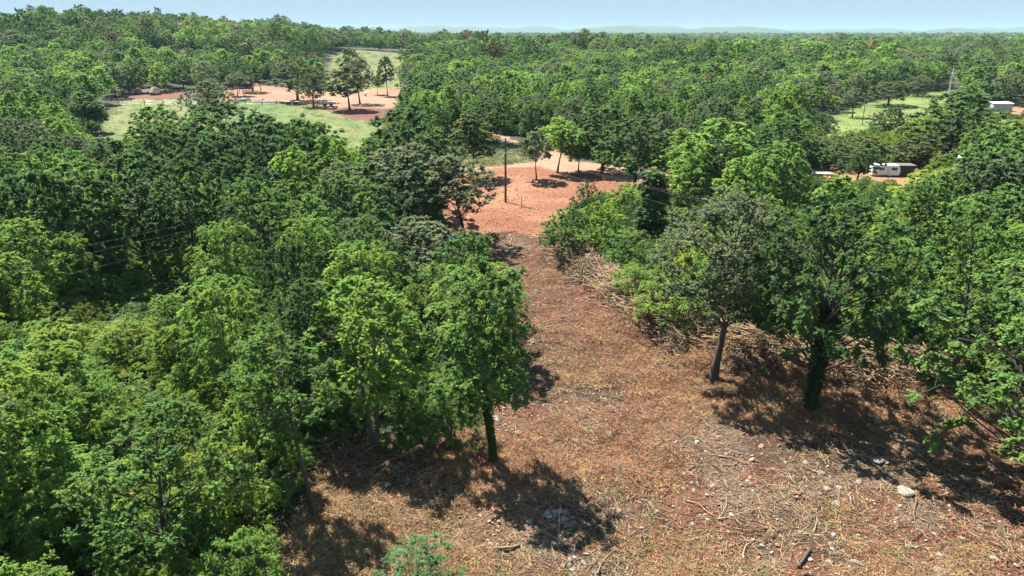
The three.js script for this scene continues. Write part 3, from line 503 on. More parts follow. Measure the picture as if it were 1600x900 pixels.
// ---- masses that nobody could count
function mass(name, label, items) {                                // items: [species, lod, x, y, z, h, w, turn, [r, g, b]]
  const root = new THREE.Group(); root.name = numbered(name); tag(root, label, 'woodland', null, 'stuff'); scene.add(root);
  const by = {}; for (const i of items) (by[i[0] + i[1]] ??= []).push(i);
  const m = new THREE.Matrix4(), q = new THREE.Quaternion(), up = V(0, 1, 0);
  for (const list of Object.values(by)) {
    const g = treeGeo(list[0][0], list[0][1]); const im = new THREE.InstancedMesh(g.crown, massMat, list.length), tr = list[0][1] < 2 ? new THREE.InstancedMesh(g.wood, barkMat, list.length) : null;
    list.forEach((t, k) => { m.compose(V(t[2], t[3], t[4]), q.setFromAxisAngle(up, t[7]), V(t[6] / g.W, t[5] / g.H, t[6] / g.W)); im.setMatrixAt(k, m); im.setColorAt(k, new THREE.Color().setRGB(...t[8])); tr?.setMatrixAt(k, m); });
    im.name = 'crowns'; im.castShadow = im.receiveShadow = true; root.add(im); if (tr) { tr.name = 'trunks'; tr.castShadow = true; root.add(tr); }
  }
  return root;
}
const massMat = leafMat(1, 1, 1);
const rgbOf = (t, R, k = 0.25) => { const c = TINT[t].color, e = 1 + (R() - 0.5) * 2 * k, y = (R() - 0.5) * 0.2; return [c.r * e * (1 + y), c.g * e, c.b * e * (1 - y)]; };
{
  const R = rngOf(500);
  mass('woodland', 'unbroken wood of green crowns filling in between the nearer trees', fillers.filter(f => !single.has(f)).map(f => [f.s, f.d < 60 ? 0 : f.d < 190 ? 1 : 2, f.x, f.y - 0.05, f.z, f.h, f.w, f.turn, rgbOf(f.tint, R)]));
  // undergrowth below the trees
  const under = [];
  for (let i = 0; i < 9000; i++) {
    const d = 12 + 190 * Math.pow(R(), 0.75), x = (R() * 2 - 1) * (0.76 * d + 10), z = -d; const w = 1.6 + R() * 2.2; if (open(x, z) || open(x + w * 0.4, z) || open(x - w * 0.4, z) || open(x, z + w * 0.4) ) continue; const low = inPoly(gap, x, z) ? 0.35 : 1;
    under.push([R() < 0.5 ? 'bushA' : 'bushB', d < 45 ? 0 : 1, x, height(x, z) - 0.2, z, (1 + R() * 1.8) * low, w, R() * 6.28, rgbOf(['bright', 'mid', 'yellow', 'mid', 'dark'][Math.floor(R() * 5)], R, 0.3)]);
  }
  mass('undergrowth', 'low green undergrowth covering the floor of the woods', under);
  // woods on the left rise and far beyond, out to the horizon
  const rise = [], beyond = [];
  const sow = (d0, d1, step, lod, grow, list) => {
    for (let d = d0; d < d1; d += step) for (let x = -0.8 * d - 20; x < 0.8 * d + 20; x += step) {
      const px = x + (R() - 0.5) * step, pz = -(d + (R() - 0.5) * step); const sz = R(), w = (5.4 + sz * 4.2 + (R() < 0.12 ? 3.5 : 0)) * grow, h = (6.5 + sz * 3.5 + R() * 2.5 + 4.5 * sstep(0.5, 0.75, fbm(x / 40 + 5, d / 40, 2)) + (R() < 0.05 ? 3 : 0)) * (1 + (grow - 1) * 0.15) * 1; if (fbm(px / 55 + 31, pz / 90, 2) > 0.74) continue;
      if (open(px, pz) || open(px + w * 0.4, pz) || open(px - w * 0.4, pz) || open(px, pz + w * 0.4)) continue;
      const n = fbm(px / 60, pz / 60 + 9, 3) + (R() - 0.5) * 0.35; const s = n < 0.42 ? 'oakA' : n < 0.56 ? 'holm' : n < 0.7 ? 'oakB' : 'acacia'; const odd = R(); const tint = odd < 0.025 ? 'rust' : odd < 0.09 ? 'olive' : n < 0.40 ? 'dark' : n < 0.5 ? 'mid' : n < 0.58 ? 'grey' : n < 0.68 ? 'mid' : 'bright';
      if (opensView(px, height(px, pz), pz, h, w)) continue;
      const o = [s, lod, px, height(px, pz) - 0.3, pz, h, w, R() * 6.28, rgbOf(tint, R, 0.28)]; list.push(o);
    }
  };
  const all = [];
  sow(331, 640, 7, 2, 1, all); sow(640, 1500, 9, 3, 1.2, all); sow(1500, 5000, 17, 3, 2.1, all);
  for (const o of all) (o[2] < -20 && o[4] > -900 && o[2] < o[4] * 0.12 ? rise : beyond).push(o);
  mass('woodland', 'wooded rise on the left that closes the view behind the meadow', rise);
  mass('woodland', 'wide flat wood running to the horizon', beyond);
}

// ------------------------------------------------------------------ rocks
const rockMat = (() => { const c = document.createElement('canvas'); c.width = c.height = 256; const g = c.getContext('2d'), R = rngOf(4); g.fillStyle = '#c9c5bd'; g.fillRect(0, 0, 256, 256); for (let i = 0; i < 2600; i++) { g.fillStyle = ['#e6e3dc', '#b4aea4', '#9a948a', '#d8d2c4', '#8d857a', '#f0eee8', '#a89a86'][Math.floor(R() * 7)]; g.globalAlpha = 0.5; g.beginPath(); g.arc(R() * 256, R() * 256, 0.8 + R() * R() * 9, 0, 7); g.fill(); } const t = new THREE.CanvasTexture(c); t.colorSpace = THREE.SRGBColorSpace; t.wrapS = t.wrapT = THREE.RepeatWrapping; return (r, g2, b) => new THREE.MeshStandardMaterial({ color: new THREE.Color().setRGB(r, g2, b), map: t, bumpMap: t, bumpScale: 0.03, roughness: 0.92 }); })();
function rockGeo(seed, det = 2) {
  const g = new THREE.IcosahedronGeometry(0.5, det), p = g.attributes.position; const R = rngOf(seed); const cuts = [...Array(7)].map(() => [unit(R), 0.28 + R() * 0.16]);
  for (let i = 0; i < p.count; i++) { const v = V(p.getX(i), p.getY(i), p.getZ(i)); for (const [n, k] of cuts) { const e = v.dot(n) - k; if (e > 0) v.addScaledVector(n, -e); } v.multiplyScalar(0.86 + 0.3 * vnoise(v.x * 4 + seed, v.y * 4 + v.z * 3)); p.setXYZ(i, v.x, v.y, v.z); }
  g.computeVertexNormals(); return g;
}
const rockGeos = [1, 2, 3, 4, 5, 6].map(k => rockGeo(k * 13)), rockMats = [rockMat(0.40, 0.375, 0.34), rockMat(0.30, 0.275, 0.245), rockMat(0.36, 0.28, 0.23)];
const RR = rngOf(31);
function rock(u, v, wpx, label, o = {}) {
  const p = at(u, v), f = project(p.x, p.y, p.z)[2], w = wpx * 0.88 / F * f; const m = solo('rock', rockGeos[Math.floor(RR() * 6)], o.mat ?? rockMats[RR() < 0.7 ? 0 : 1]);
  m.position.set(p.x, p.y + w * (o.sink ?? 0.06), p.z); m.scale.set(w * 1.1, w * (o.flat ?? 0.5), w * (0.7 + RR() * 0.35)); m.rotation.set((RR() - 0.5) * 0.5, RR() * 6.28, (RR() - 0.5) * 0.5);
  tag(m, label, 'rock', o.group); return m;
}
for (const [u, v, w, l] of [
  [812, 689, 13, 'white angular rock in the sun right of the slender ivied tree'], [809, 677, 11, 'pale rock just behind the white angular one near the ivied tree'], [795, 697, 7, 'small pale stone below the white angular rock by the ivied tree'], [787, 638, 7, 'small pale stone in the shaded rubble behind the ivied tree'], [983, 674, 9, 'bluish-white rock alone in the straw in mid clearing'],
  [791, 602, 8, 'pale stone at the top of the rubble behind the ivied tree'], [798, 729, 7, 'grey stone in the shade right of the ivied trunk'], [780, 739, 6, 'white stone in the shade just below the ivied trunk'], [814, 776, 11, 'blue-grey rock in the shadow of the ivied tree'], [965, 736, 12, 'pale rock under a slanting branch in mid clearing'],
  [865, 851, 10, 'pink-white rock standing beside the upright pale stick'], [858, 836, 9, 'flat pale stone above the pink-white rock'], [884, 844, 9, 'greyish stone right of the pink-white rock'], [1068, 764, 10, 'white rock, left of a close pair in the brown mulch'], [1084, 766, 8, 'white rock, right of a close pair in the brown mulch'],
  [1175, 712, 8, 'small white stone above the crossed branches on the right'], [1103, 706, 8, 'small pale stone at the end of the forked branch'], [1259, 723, 11, 'dark-edged pale rock in a patch of dry straw'], [1282, 739, 14, 'rounded pale rock right of the straw patch'], [1292, 764, 12, 'brownish pale rock below the rounded one'],
  [1255, 834, 17, 'white rough rock at the foot of a thin upright stick'], [1114, 873, 14, 'flat white rock near the bottom edge of the clearing'], [1119, 892, 8, 'small white stone at the bottom edge below the flat white rock'], [1295, 878, 12, 'pale rock right of the dark log at the bottom'],
  [1342, 754, 12, 'bright white stone beside the pit in the red soil'], [1311, 762, 11, 'flat white stone left of the pit'], [1305, 787, 22, 'long pale slab lying below the flat white stone'], [1334, 882, 27, 'largest white rock at the bottom edge'], [1415, 770, 30, 'broad pale slab sunk in the soil right of the pit'],
  [1503, 842, 15, 'pale slab in the dry straw at lower right'], [1469, 869, 18, 'flat pale rock near the bottom right corner'], [1420, 855, 13, 'small pale rock left of the thin curved stick'], [1553, 873, 16, 'grey rock in the shadow at lower right'], [1471, 895, 27, 'broad white rock cut by the bottom edge at right'], [1481, 857, 9, 'small stone above the flat pale rock'], [1588, 884, 13, 'grey rock at the right edge in the shade'],
  [1344, 589, 16, 'white rock behind the shadow of the two-trunked tree'], [1373, 659, 17, 'blue-white rock in the middle of the widest shadow'], [1411, 682, 17, 'pale crumbled rock at the front rim of the widest shadow'], [1460, 678, 17, 'dark grey boulder at the right end of the widest shadow'], [1431, 705, 8, 'small pale stone in the sun below the widest shadow'],
  [1061, 557, 13, 'round boulder at the foot of the windrow left of the grey-green tree'], [1054, 546, 16, 'purplish grey rock on the windrow above the round boulder'], [1031, 582, 8, 'small pink stone left of the grey-green leaning tree'], [1055, 580, 8, 'small white stone nearest left of the grey-green leaning tree'], [1128, 576, 17, 'pale boulder just right of the leaning bare trunk'], [1101, 608, 9, 'white stone in the shadow edge below the leaning trunk'], [1128, 610, 7, 'grey stone right of the white one under the leaning trunk'], [1241, 600, 10, 'blue-grey stone in shade left of the two-trunked tree'], [1236, 635, 8, 'pale stone at the lower left of the two-trunked tree'],
  [775, 364, 10, 'pinkish boulder on the dark red bank below the terrace'], [797, 368, 7, 'pale stone on the bank below the terrace'], [800, 388, 8, 'pale stone at the top of the windrow'], [832, 283, 9, 'white stone at the foot of the thin grey-leaved tree'],
]) rock(u, v, w, l);
{ // slab that roofs the pit
  const m = rock(1372, 720, 26, 'pale slab over the dark hollow in the red soil', { flat: 0.3, sink: 0.1 }); m.name = 'rock_slab';
  const R = rngOf(91); for (let i = 0; i < 22; i++) rock(818 + R() * 78, 799 + R() * 24, 7 + R() * 8, 'white rock in the band of broken stones below the ivied tree', { group: 'band of broken white stones' });
  for (let i = 0; i < 9; i++) rock(876 + R() * 42, 874 + R() * 18, 6 + R() * 6, 'small rock of the stone scatter at the bottom edge', { group: 'stone scatter at the bottom edge' });
  for (let i = 0; i < 14; i++) rock(768 + R() * 60, 612 + R() * 60, 5 + R() * 7, 'grey rock in the shaded rubble behind the ivied tree', { group: 'rubble behind the ivied tree' });
  for (const [u, w, h, l] of [[196, 14, 0.6, 'leftmost flat boulder of the row'], [207, 13, 0.6, 'low boulder second from the left'], [217, 17, 0.9, 'tall boulder third from the left'], [229, 15, 0.8, 'boulder in the middle of the row'], [236, 10, 0.6, 'small boulder right of the middle'], [243, 19, 0.9, 'largest rounded boulder of the row'], [251, 11, 0.6, 'rightmost boulder of the row']]) rock(u, 148 - (u % 3), w, l + ' at the back of the left meadow', { flat: h, mat: rockMats[2], sink: 0.25 });
  for (let i = 0; i < 12; i++) rock(398 + R() * 14, 155 + R() * 5, 3.5 + R() * 3, 'white rubble stone beside the dark mound in the yard', { group: 'heap of white rubble in the yard' });
  for (let i = 0; i < 14; i++) rock(780 + R() * 24, 234 + R() * 8, 3 + R() * 5, 'pale stone of the heap beside the track', { group: 'stone heap beside the track' });
}
// ------------------------------------------------------------------ branches that lie about, one by one
const woodMats = [std(0.27, 0.20, 0.125), std(0.17, 0.12, 0.08), std(0.07, 0.05, 0.036)];
const RB = rngOf(57);
function branch(a, b, r, label, o = {}) {
  const p = at(a[0], a[1]); let q;
  if (o.up) { const d = rayDir(b[0], b[1]); const t = (p.z - (o.back ?? 0)) / d.z; q = V(d.x * t, CAM_H + d.y * t, d.z * t); } else q = at(b[0], b[1]);
  const bl = new Builder(), l = p.distanceTo(q), n = 7, side = V(-(q.z - p.z), 0, q.x - p.x).normalize(), k = (o.curve ?? (RB() - 0.5) * (o.log ? 0.06 : 0.25)) * l; const pts = [];
  for (let i = 0; i < n; i++) { const t = i / (n - 1); const s = p.clone().lerp(q, t).addScaledVector(side, Math.sin(t * Math.PI) * k + (RB() - 0.5) * l * 0.02); if (!o.up) s.y = height(s.x, s.z) + r * 0.8 + 0.06 + Math.sin(t * 7 + a[0]) * 0.04; pts.push(s.sub(p)); }
  bl.tube(pts, pts.map((_, i) => r * (1 - (o.log ? 0.2 : 0.7) * i / (n - 1))), 6, ONE, RB);
  if (!o.log) for (let i = 0; i < (o.twigs ?? 3); i++) { const s = pts[1 + Math.floor(RB() * (n - 2))], d = q.clone().sub(p).normalize().add(unit(RB).multiplyScalar(0.9)); d.y = Math.abs(d.y) * (o.up ? 1 : 0.35); const e = s.clone().addScaledVector(d.normalize(), l * (0.12 + RB() * 0.2)); bl.tube(bend(s, e, RB, 0.08, 4), [r * 0.45, r * 0.35, r * 0.25, r * 0.12], 4, ONE); }
  const m = solo(o.log ? 'log' : 'fallen_branch', bl.geo(), o.mat ?? woodMats[RB() < 0.65 ? 0 : 1]); m.position.copy(p); tag(m, label, o.log ? 'log' : 'branch', o.group); return m;
}
for (const [a, b, r, l, o] of [
  [[555, 888], [612, 823], 0.055, 'long peeled branch, upper of two lying together at lower left'], [[563, 886], [622, 826], 0.04, 'long peeled branch, lower of two lying together at lower left'], [[511, 871], [567, 855], 0.035, 'thin branch left of the two long peeled ones'], [[506, 824], [525, 845], 0.03, 'pale stick by the foot of the bare leaning trunk'],
  [[655, 785], [674, 827], 0.03, 'curved pale stick right of the sunlit soil at lower left', { curve: -0.25 }], [[674, 828], [731, 805], 0.04, 'pale branch running up to the right from the curved stick'], [[684, 827], [683, 842], 0.025, 'short stick standing off the pale branch'], [[693, 846], [731, 853], 0.03, 'thin branch behind the blue-green bush'], [[611, 790], [650, 773], 0.04, 'brown branch lying at the shade edge at lower left', { mat: woodMats[1] }],
  [[835, 820], [884, 735], 0.035, 'thin dark forked branch standing up before the shadow of the ivied tree', { up: 1, mat: woodMats[2], twigs: 4 }], [[872, 858], [876, 788], 0.035, 'pale upright stick beside the pink-white rock', { up: 1 }], [[771, 858], [812, 854], 0.085, 'pale short log in the lower middle', { log: 1 }], [[720, 873], [817, 868], 0.04, 'long thin branch below the pale short log'], [[762, 864], [787, 891], 0.03, 'stick crossing the long thin branch'],
  [[928, 828], [960, 770], 0.045, 'curved branch in the lower middle ending in pale wood', { curve: 0.15 }], [[932, 899], [1001, 850], 0.05, 'long brown branch running to the bottom edge', { mat: woodMats[1] }], [[960, 754], [998, 724], 0.04, 'slanting branch over a pale rock in mid clearing'], [[770, 790], [800, 779], 0.05, 'dark branch half in the shadow of the ivied tree', { mat: woodMats[2] }], [[988, 730], [1002, 758], 0.03, 'short pale stick right of the slanting branch'], [[980, 783], [989, 772], 0.035, 'short cut stick in mid clearing'],
  [[1088, 686], [1122, 714], 0.04, 'left arm of the forked branch in mid clearing'], [[1122, 714], [1172, 727], 0.05, 'right arm of the forked branch in mid clearing'], [[1186, 732], [1217, 737], 0.035, 'thin stick right of the forked branch'], [[1073, 736], [1108, 732], 0.045, 'brown stick below the forked branch', { mat: woodMats[1] }], [[1039, 757], [1054, 779], 0.03, 'pale stick left of the pair of white rocks'], [[1073, 783], [1121, 813], 0.04, 'left branch of the crossing pair below mid clearing'], [[1121, 814], [1188, 798], 0.05, 'right branch of the crossing pair below mid clearing'], [[1123, 810], [1134, 775], 0.03, 'thin stick rising from the crossing pair'],
  [[1161, 874], [1178, 846], 0.045, 'stick by the dark tuft near the bottom'], [[1271, 834], [1271, 773], 0.03, 'thin stick above the white rough rock', { curve: 0.05 }], [[1247, 888], [1266, 861], 0.085, 'dark split log near the bottom edge', { log: 1, mat: woodMats[2] }], [[1073, 737], [1093, 760], 0.03, 'thin stick above the pair of white rocks'],
  [[1432, 783], [1466, 858], 0.03, 'long thin curved stick at lower right', { curve: 0.14, twigs: 0 }], [[1495, 854], [1533, 884], 0.035, 'thin stick reaching into the shadow at lower right'], [[1329, 778], [1337, 803], 0.045, 'left of two pale cut sticks below the pit', { twigs: 0 }], [[1333, 777], [1341, 802], 0.04, 'right of two pale cut sticks below the pit', { twigs: 0 }], [[1349, 817], [1381, 839], 0.03, 'thin stick in the brown mulch below the pit'], [[1405, 863], [1411, 880], 0.04, 'short stick with a dark end at lower right', { twigs: 0 }],
  [[901, 438], [923, 396], 0.07, 'tallest pale broken bough sticking out of the windrow', { up: 1 }], [[905, 442], [915, 402], 0.06, 'second pale bough beside the tallest in the windrow', { up: 1 }], [[915, 445], [940, 447], 0.06, 'pale curved bough on the windrow pointing to the bushes'], [[949, 461], [977, 468], 0.055, 'bare pole poking from the windrow into the bushes'], [[958, 468], [990, 474], 0.05, 'lower bare pole poking from the windrow into the bushes'], [[1052, 523], [1041, 503], 0.07, 'short broken bough standing at the lower windrow', { up: 1, twigs: 0 }],
  [[1384, 594], [1367, 567], 0.06, 'bent bough on the windrow right of the two-trunked tree', { up: 1 }], [[1376, 581], [1397, 576], 0.06, 'pale bough on the windrow below the right-hand trees'], [[1196, 543], [1219, 546], 0.12, 'brown log on the windrow between the two lone trees', { log: 1, mat: woodMats[1] }], [[880, 425], [850, 402], 0.06, 'long bough along the upper windrow'], [[985, 500], [940, 462], 0.055, 'long pale bough along the middle windrow'], [[1040, 540], [1000, 515], 0.055, 'pale bough along the lower windrow'], [[800, 372], [806, 388], 0.05, 'pale bent root on the bank at the top of the strip'],
]) branch(a, b, r, l, o);
// ------------------------------------------------------------------ litter that nobody could count
function scatter(name, label, category, geos, mat, list) {           // list: [which, position, quaternion, scale, colour]
  const root = new THREE.Group(); root.name = numbered(name); tag(root, label, category, null, 'stuff'); scene.add(root); const m = new THREE.Matrix4();
  geos.forEach((g, k) => { const l = list.filter(e => e[0] === k); if (!l.length) return; const im = new THREE.InstancedMesh(g, mat, l.length); l.forEach((e, i) => { m.compose(e[1], e[2], e[3]); im.setMatrixAt(i, m); im.setColorAt(i, new THREE.Color().setRGB(...e[4])); }); im.name = name + '_pieces'; im.castShadow = im.receiveShadow = true; root.add(im); });
}
const stickGeo = seed => { const R = rngOf(seed), b = new Builder(); const pts = [...Array(4)].map((_, i) => V((i / 3 - 0.5), (R() - 0.5) * 0.1, (R() - 0.5) * 0.16)); b.tube(pts, [0.5, 0.45, 0.35, 0.2].map(x => x * 0.075), 4, ONE); if (R() < 0.6) b.tube([pts[1], pts[1].clone().add(V(0.2, 0.12 * R(), 0.22 * (R() - 0.5)))], [0.016, 0.006], 3, ONE); return b.geo(); };
const sticks = [3, 5, 8, 13, 21].map(stickGeo);
const tuftGeo = seed => { const R = rngOf(seed), b = new Builder(); for (let i = 0; i < 26; i++) { const a = R() * 6.283, r = Math.sqrt(R()) * 0.9, l = 0.2 + R() * 0.45; b.leaf(Math.cos(a) * r, 0.02 + R() * 0.16, Math.sin(a) * r, (R() - 0.5) * 1.6, 1, (R() - 0.5) * 1.6, l, 0.03 + R() * 0.025, R() * 6.283, [0.75 + R() * 0.5, 0.75 + R() * 0.5, 0.75 + R() * 0.5]); } return b.geo(); };
const tufts = [2, 4, 6].map(tuftGeo);
const litterMat = new THREE.MeshStandardMaterial({ vertexColors: true, roughness: 0.95, side: THREE.DoubleSide });
const qOf = (R, flat) => new THREE.Quaternion().setFromEuler(new THREE.Euler((R() - 0.5) * flat, R() * 6.283, (R() - 0.5) * flat, 'YXZ'));
const cleared = [];
{ const R = rngOf(808); const p = REG.cleared; while (cleared.length < 115000) { const d = 18 + 84 * Math.pow(R(), 1.2), x = (R() * 2 - 1) * (0.75 * d + 6), z = -d; const [a, b] = edge(x, z, 0.6); if (inPoly(p, a, b)) cleared.push([x, z]); } }
{
  const R = rngOf(809), st = [], tf = [], gr = [];
  cleared.forEach(([x, z], i) => {
    const dens = fbm(x / 4.5 + 20, z / 4.5, 3), straw = fbm(x / 6 + 80, z / 6, 3);
    if (i % 5 < 2) { if (R() > (dens - 0.12) * 2.2) return; const l = 0.3 + R() * R() * 1.0 + (R() < 0.16 ? 0.8 : 0), c = R(); st.push([Math.floor(R() * 5), onGround(x, z, 0.03), qOf(R, 0.35), V(l, Math.min(l, 0.55), Math.min(l, 0.55)), c < 0.5 ? [0.23 + R() * 0.1, 0.175 + R() * 0.05, 0.105] : c < 0.85 ? [0.12, 0.08, 0.05] : [0.05, 0.036, 0.026]]); }
    else if (i % 15 !== 2 && i % 15 !== 8) { if (R() > (straw - 0.44) * 4.2 * (z > -48 ? 1 : 0.55)) return; const l = (0.3 + R() * 0.5), c = R(), green = -z < 33 && straw > 0.48 && R() < 0.2; tf.push([i % 3, onGround(x, z, 0.01), qOf(R, 0.3), V(l, l * (0.7 + R() * 1.0), l), green ? [0.15, 0.14, 0.055] : c < 0.45 ? [0.24 + R() * 0.10, 0.150 + R() * 0.06, 0.086] : c < 0.8 ? [0.145, 0.070, 0.039] : [0.19, 0.068, 0.035]]); }
    else { const l = 0.06 + R() * R() * R() * 0.27; gr.push([Math.floor(R() * 6), onGround(x, z, l * 0.15), qOf(R, 1), V(l * 1.3, l * 0.55, l), R() < 0.22 ? [0.24, 0.215, 0.185] : R() < 0.5 ? [0.22, 0.135, 0.085] : [0.16, 0.068, 0.04]]); }
  });
  scatter('twig_litter', 'short twigs and splinters strewn over the cleared ground', 'twigs', sticks, litterMat, st);
  scatter('straw_litter', 'dry straw and shredded mulch lying over the cleared ground', 'straw', tufts, litterMat, tf);
  const pebble = [3, 7, 9, 12, 15, 18].map(k => rockGeo(k, 1)); const pm = std(1, 1, 1, 0.95);
  scatter('gravel', 'small stones and clods scattered over the cleared ground', 'stones', pebble, pm, gr);
  const cl = []; const bb = BB.bare; for (let i = 0; i < 9000; i++) { const x = lerp(bb[0], bb[1], R()), z = lerp(bb[2], bb[3], R()); if (region(x, z) !== 'bare') continue; const l = 0.06 + R() * R() * 0.26; cl.push([i % 6, onGround(x, z, l * 0.1), qOf(R, 1), V(l * 1.3, l * 0.7, l), R() < 0.5 ? [0.23, 0.12, 0.075] : [0.28, 0.175, 0.12]]); }
  scatter('clods', 'reddish clods of broken soil on the bare terrace', 'clods', pebble, pm, cl);
  // the windrow of brushwood
  const wr = []; let len = 0; const seg = []; for (let i = 0; i < WIND.length - 1; i++) { const l = Math.hypot(WIND[i + 1][0] - WIND[i][0], WIND[i + 1][1] - WIND[i][1]); seg.push([len, l]); len += l; }
  for (let i = 0; i < 13000; i++) {
    const t = R() * len; const k = Math.max(0, seg.findIndex(s => t < s[0] + s[1])), e = (t - seg[k][0]) / seg[k][1]; const dx = WIND[k + 1][0] - WIND[k][0], dz = WIND[k + 1][1] - WIND[k][1], dl = Math.hypot(dx, dz); const off = (R() + R() - 1) * WIDTH(k) * 1.0 - 0.1;
    const x = lerp(WIND[k][0], WIND[k + 1][0], e) - dz / dl * off, z = lerp(WIND[k][1], WIND[k + 1][1], e) + dx / dl * off; const l = 0.7 + R() * R() * 3.0, a = Math.atan2(-dz, dx) + (R() - 0.5) * (R() < 0.55 ? 1.2 : 3.1);
    const q = new THREE.Quaternion().setFromEuler(new THREE.Euler((R() - 0.5) * 0.5, a, (R() - 0.5) * (R() < 0.08 ? 1.8 : 0.6), 'YXZ')); const th = l * (0.5 + R() * 0.5), c = R();
    wr.push([i % 5, onGround(x, z, 0.05 + R() * 0.45), q, V(l, Math.min(th, 1.0), Math.min(th, 1.0)), c < 0.6 ? [0.22 + R() * 0.13, 0.155 + R() * 0.08, 0.10] : c < 0.82 ? [0.14, 0.095, 0.062] : [0.05, 0.036, 0.026]]);
  }
  for (const [u, v, n, rad] of [[1185, 545, 500, 1.9], [1165, 575, 300, 1.5], [908, 428, 300, 1.5], [1055, 535, 300, 1.5], [520, 705, 420, 2.0], [772, 372, 70, 1.2], [1340, 585, 260, 1.7]]) { const p = at(u, v); for (let i = 0; i < n; i++) { const a = R() * 6.28, r = Math.sqrt(R()) * rad, x = p.x + Math.cos(a) * r, z = p.z + Math.sin(a) * r; const l = 0.4 + R() * 1.2, c = R(); wr.push([i % 5, onGround(x, z, 0.05 + R() * 0.9 * (1 - r / rad)), qOf(R, 0.9), V(l, l * 0.7, l * 0.7), c < 0.5 ? [0.22, 0.155, 0.09] : c < 0.8 ? [0.13, 0.082, 0.05] : [0.05, 0.036, 0.026]]); } }
  scatter('brushwood', 'long heap of cut brushwood along the right side of the strip', 'brushwood', sticks, litterMat, wr);
  const gt = []; for (const n of ['meadow', 'paddock', 'field', 'lawn']) { const b = BB[n]; for (let i = 0; i < 3200; i++) { const x = lerp(b[0], b[1], R()), z = lerp(b[2], b[3], R()); if (region(x, z) !== n || R() > fbm(x / 6, z / 6, 3) * 1.3) continue; const l = 0.5 + R() * 1.1; gt.push([i % 3, onGround(x, z, 0.02), qOf(R, 0.3), V(l, l * 1.6, l), R() < 0.75 ? [0.095, 0.14, 0.036] : [0.19, 0.175, 0.075]]); } }
  scatter('pasture_tufts', 'rough tufts of grass standing in the meadows', 'grass', tufts, litterMat, gt);
}
// ------------------------------------------------------------------ utility poles and lines
const poleWood = std(0.085, 0.07, 0.06), greyMetal = std(0.4, 0.42, 0.43, 0.5, { metalness: 0.6 }), porcelain = std(0.55, 0.55, 0.52, 0.3), pale = std(0.55, 0.54, 0.5);
const poleTop = [];
{
  const p = at(790, 316), h = 8.6, o = thing('utility_pole', p, 0.25); tag(o, 'dark wooden utility pole with one crossarm on the bare terrace', 'utility pole');
  part('shaft', cyl(0.17, 0.12, h + 0.6, 0, -0.6, 0, 12), poleWood, o); part('crossarm', merge([box(2.2, 0.13, 0.13, 0, h - 1.9, 0.14, 0.02), box(1.0, 0.1, 0.1, 0, h - 0.25, 0.14, 0.02)]), greyMetal, o);
  for (const x of [-1, 0.5, 1]) { part('insulator', merge([cyl(0.07, 0.05, 0.1, x, h - 1.83, 0.14), cyl(0.045, 0.055, 0.14, x, h - 1.73, 0.14)]), porcelain, o); }
  part('brace', merge([new THREE.CylinderGeometry(0.025, 0.025, 1.1).rotateZ(0.9).translate(0.42, h - 2.25, 0.14), new THREE.CylinderGeometry(0.025, 0.025, 1.1).rotateZ(-0.9).translate(-0.42, h - 2.25, 0.14)]), greyMetal, o);
  part('pole_cap', cyl(0.15, 0.1, 0.12, 0, h, 0), greyMetal, o);
  o.updateMatrixWorld(); for (const x of [-1, 0.5, 1]) poleTop.push(V(x, h - 1.6, 0.14).applyMatrix4(o.matrixWorld));
}
function wire(a, b, sag, label) { const pts = [...Array(28)].map((_, i) => { const t = i / 27; const p = a.clone().lerp(b, t); p.y -= 4 * sag * t * (1 - t); return p.sub(a); }); const bl = new Builder(); bl.tube(pts, pts.map(() => 0.009), 5, ONE); const m = solo('power_line', bl.geo(), std(0.09, 0.095, 0.095, 0.7)); m.position.copy(a); tag(m, label, 'cable'); }
{
  const L = V(-62, 7.8, -14), Rt = V(58, 7.8, -18);
  ['topmost cable running from the pole to the left over the dark gap', 'middle cable running from the pole to the left over the dark gap', 'lowest cable running from the pole to the left over the dark gap'].forEach((l, i) => wire(poleTop[i], L.clone().add(V(1.4 * (i - 1), 0.3 * (1 - i), 1.6 * (1 - i))), [0.7, 1.0, 2.0][i], l));
  ['nearest cable running from the pole to the right past the ivy-wrapped tree', 'middle cable running from the pole to the right past the ivy-wrapped tree', 'farthest cable running from the pole to the right past the ivy-wrapped tree'].forEach((l, i) => wire(poleTop[i], Rt.clone().add(V(1.4 * (i - 1), 0.3 * (1 - i), -1.6 * (1 - i))), [2.2, 1.0, 0.8][i], l));
}
{
  const p = at(1490, 108, 10.6), h = 10.8, o = thing('utility_pole', p, -0.2); tag(o, 'tall pale utility pole with crossarms and a transformer beyond the paddock', 'utility pole');
  part('shaft', cyl(0.2, 0.14, h + 0.5, 0, -0.5, 0, 10), pale, o); part('crossarm', box(3.0, 0.16, 0.16, 0, h - 1.6, 0.2, 0.02), greyMetal, o); part('top_crossarm', box(1.6, 0.14, 0.14, 0.2, h - 0.3, 0.2, 0.02), greyMetal, o);
  part('transformer', merge([box(0.9, 0.9, 0.7, -0.1, h - 2.7, 0.5, 0.05), cyl(0.05, 0.04, 0.35, -0.3, h - 2.3, 0.5), cyl(0.05, 0.04, 0.35, 0.1, h - 2.3, 0.5)]), greyMetal, o); for (const x of [-1.3, 0.6, 1.3]) part('insulator', cyl(0.08, 0.06, 0.3, x, h - 1.52, 0.2), porcelain, o);
}
{ const p = at(1347, 195), o = thing('utility_pole', p); tag(o, 'thin plain pole at the near edge of the paddock', 'utility pole'); part('shaft', cyl(0.1, 0.08, 6.6, 0, -0.3, 0, 8), poleWood, o); part('crossarm', box(0.9, 0.09, 0.09, 0, 5.9, 0.1, 0.01), greyMetal, o); for (const x of [-0.4, 0.4]) part('insulator', cyl(0.05, 0.04, 0.16, x, 5.94, 0.1), porcelain, o); }
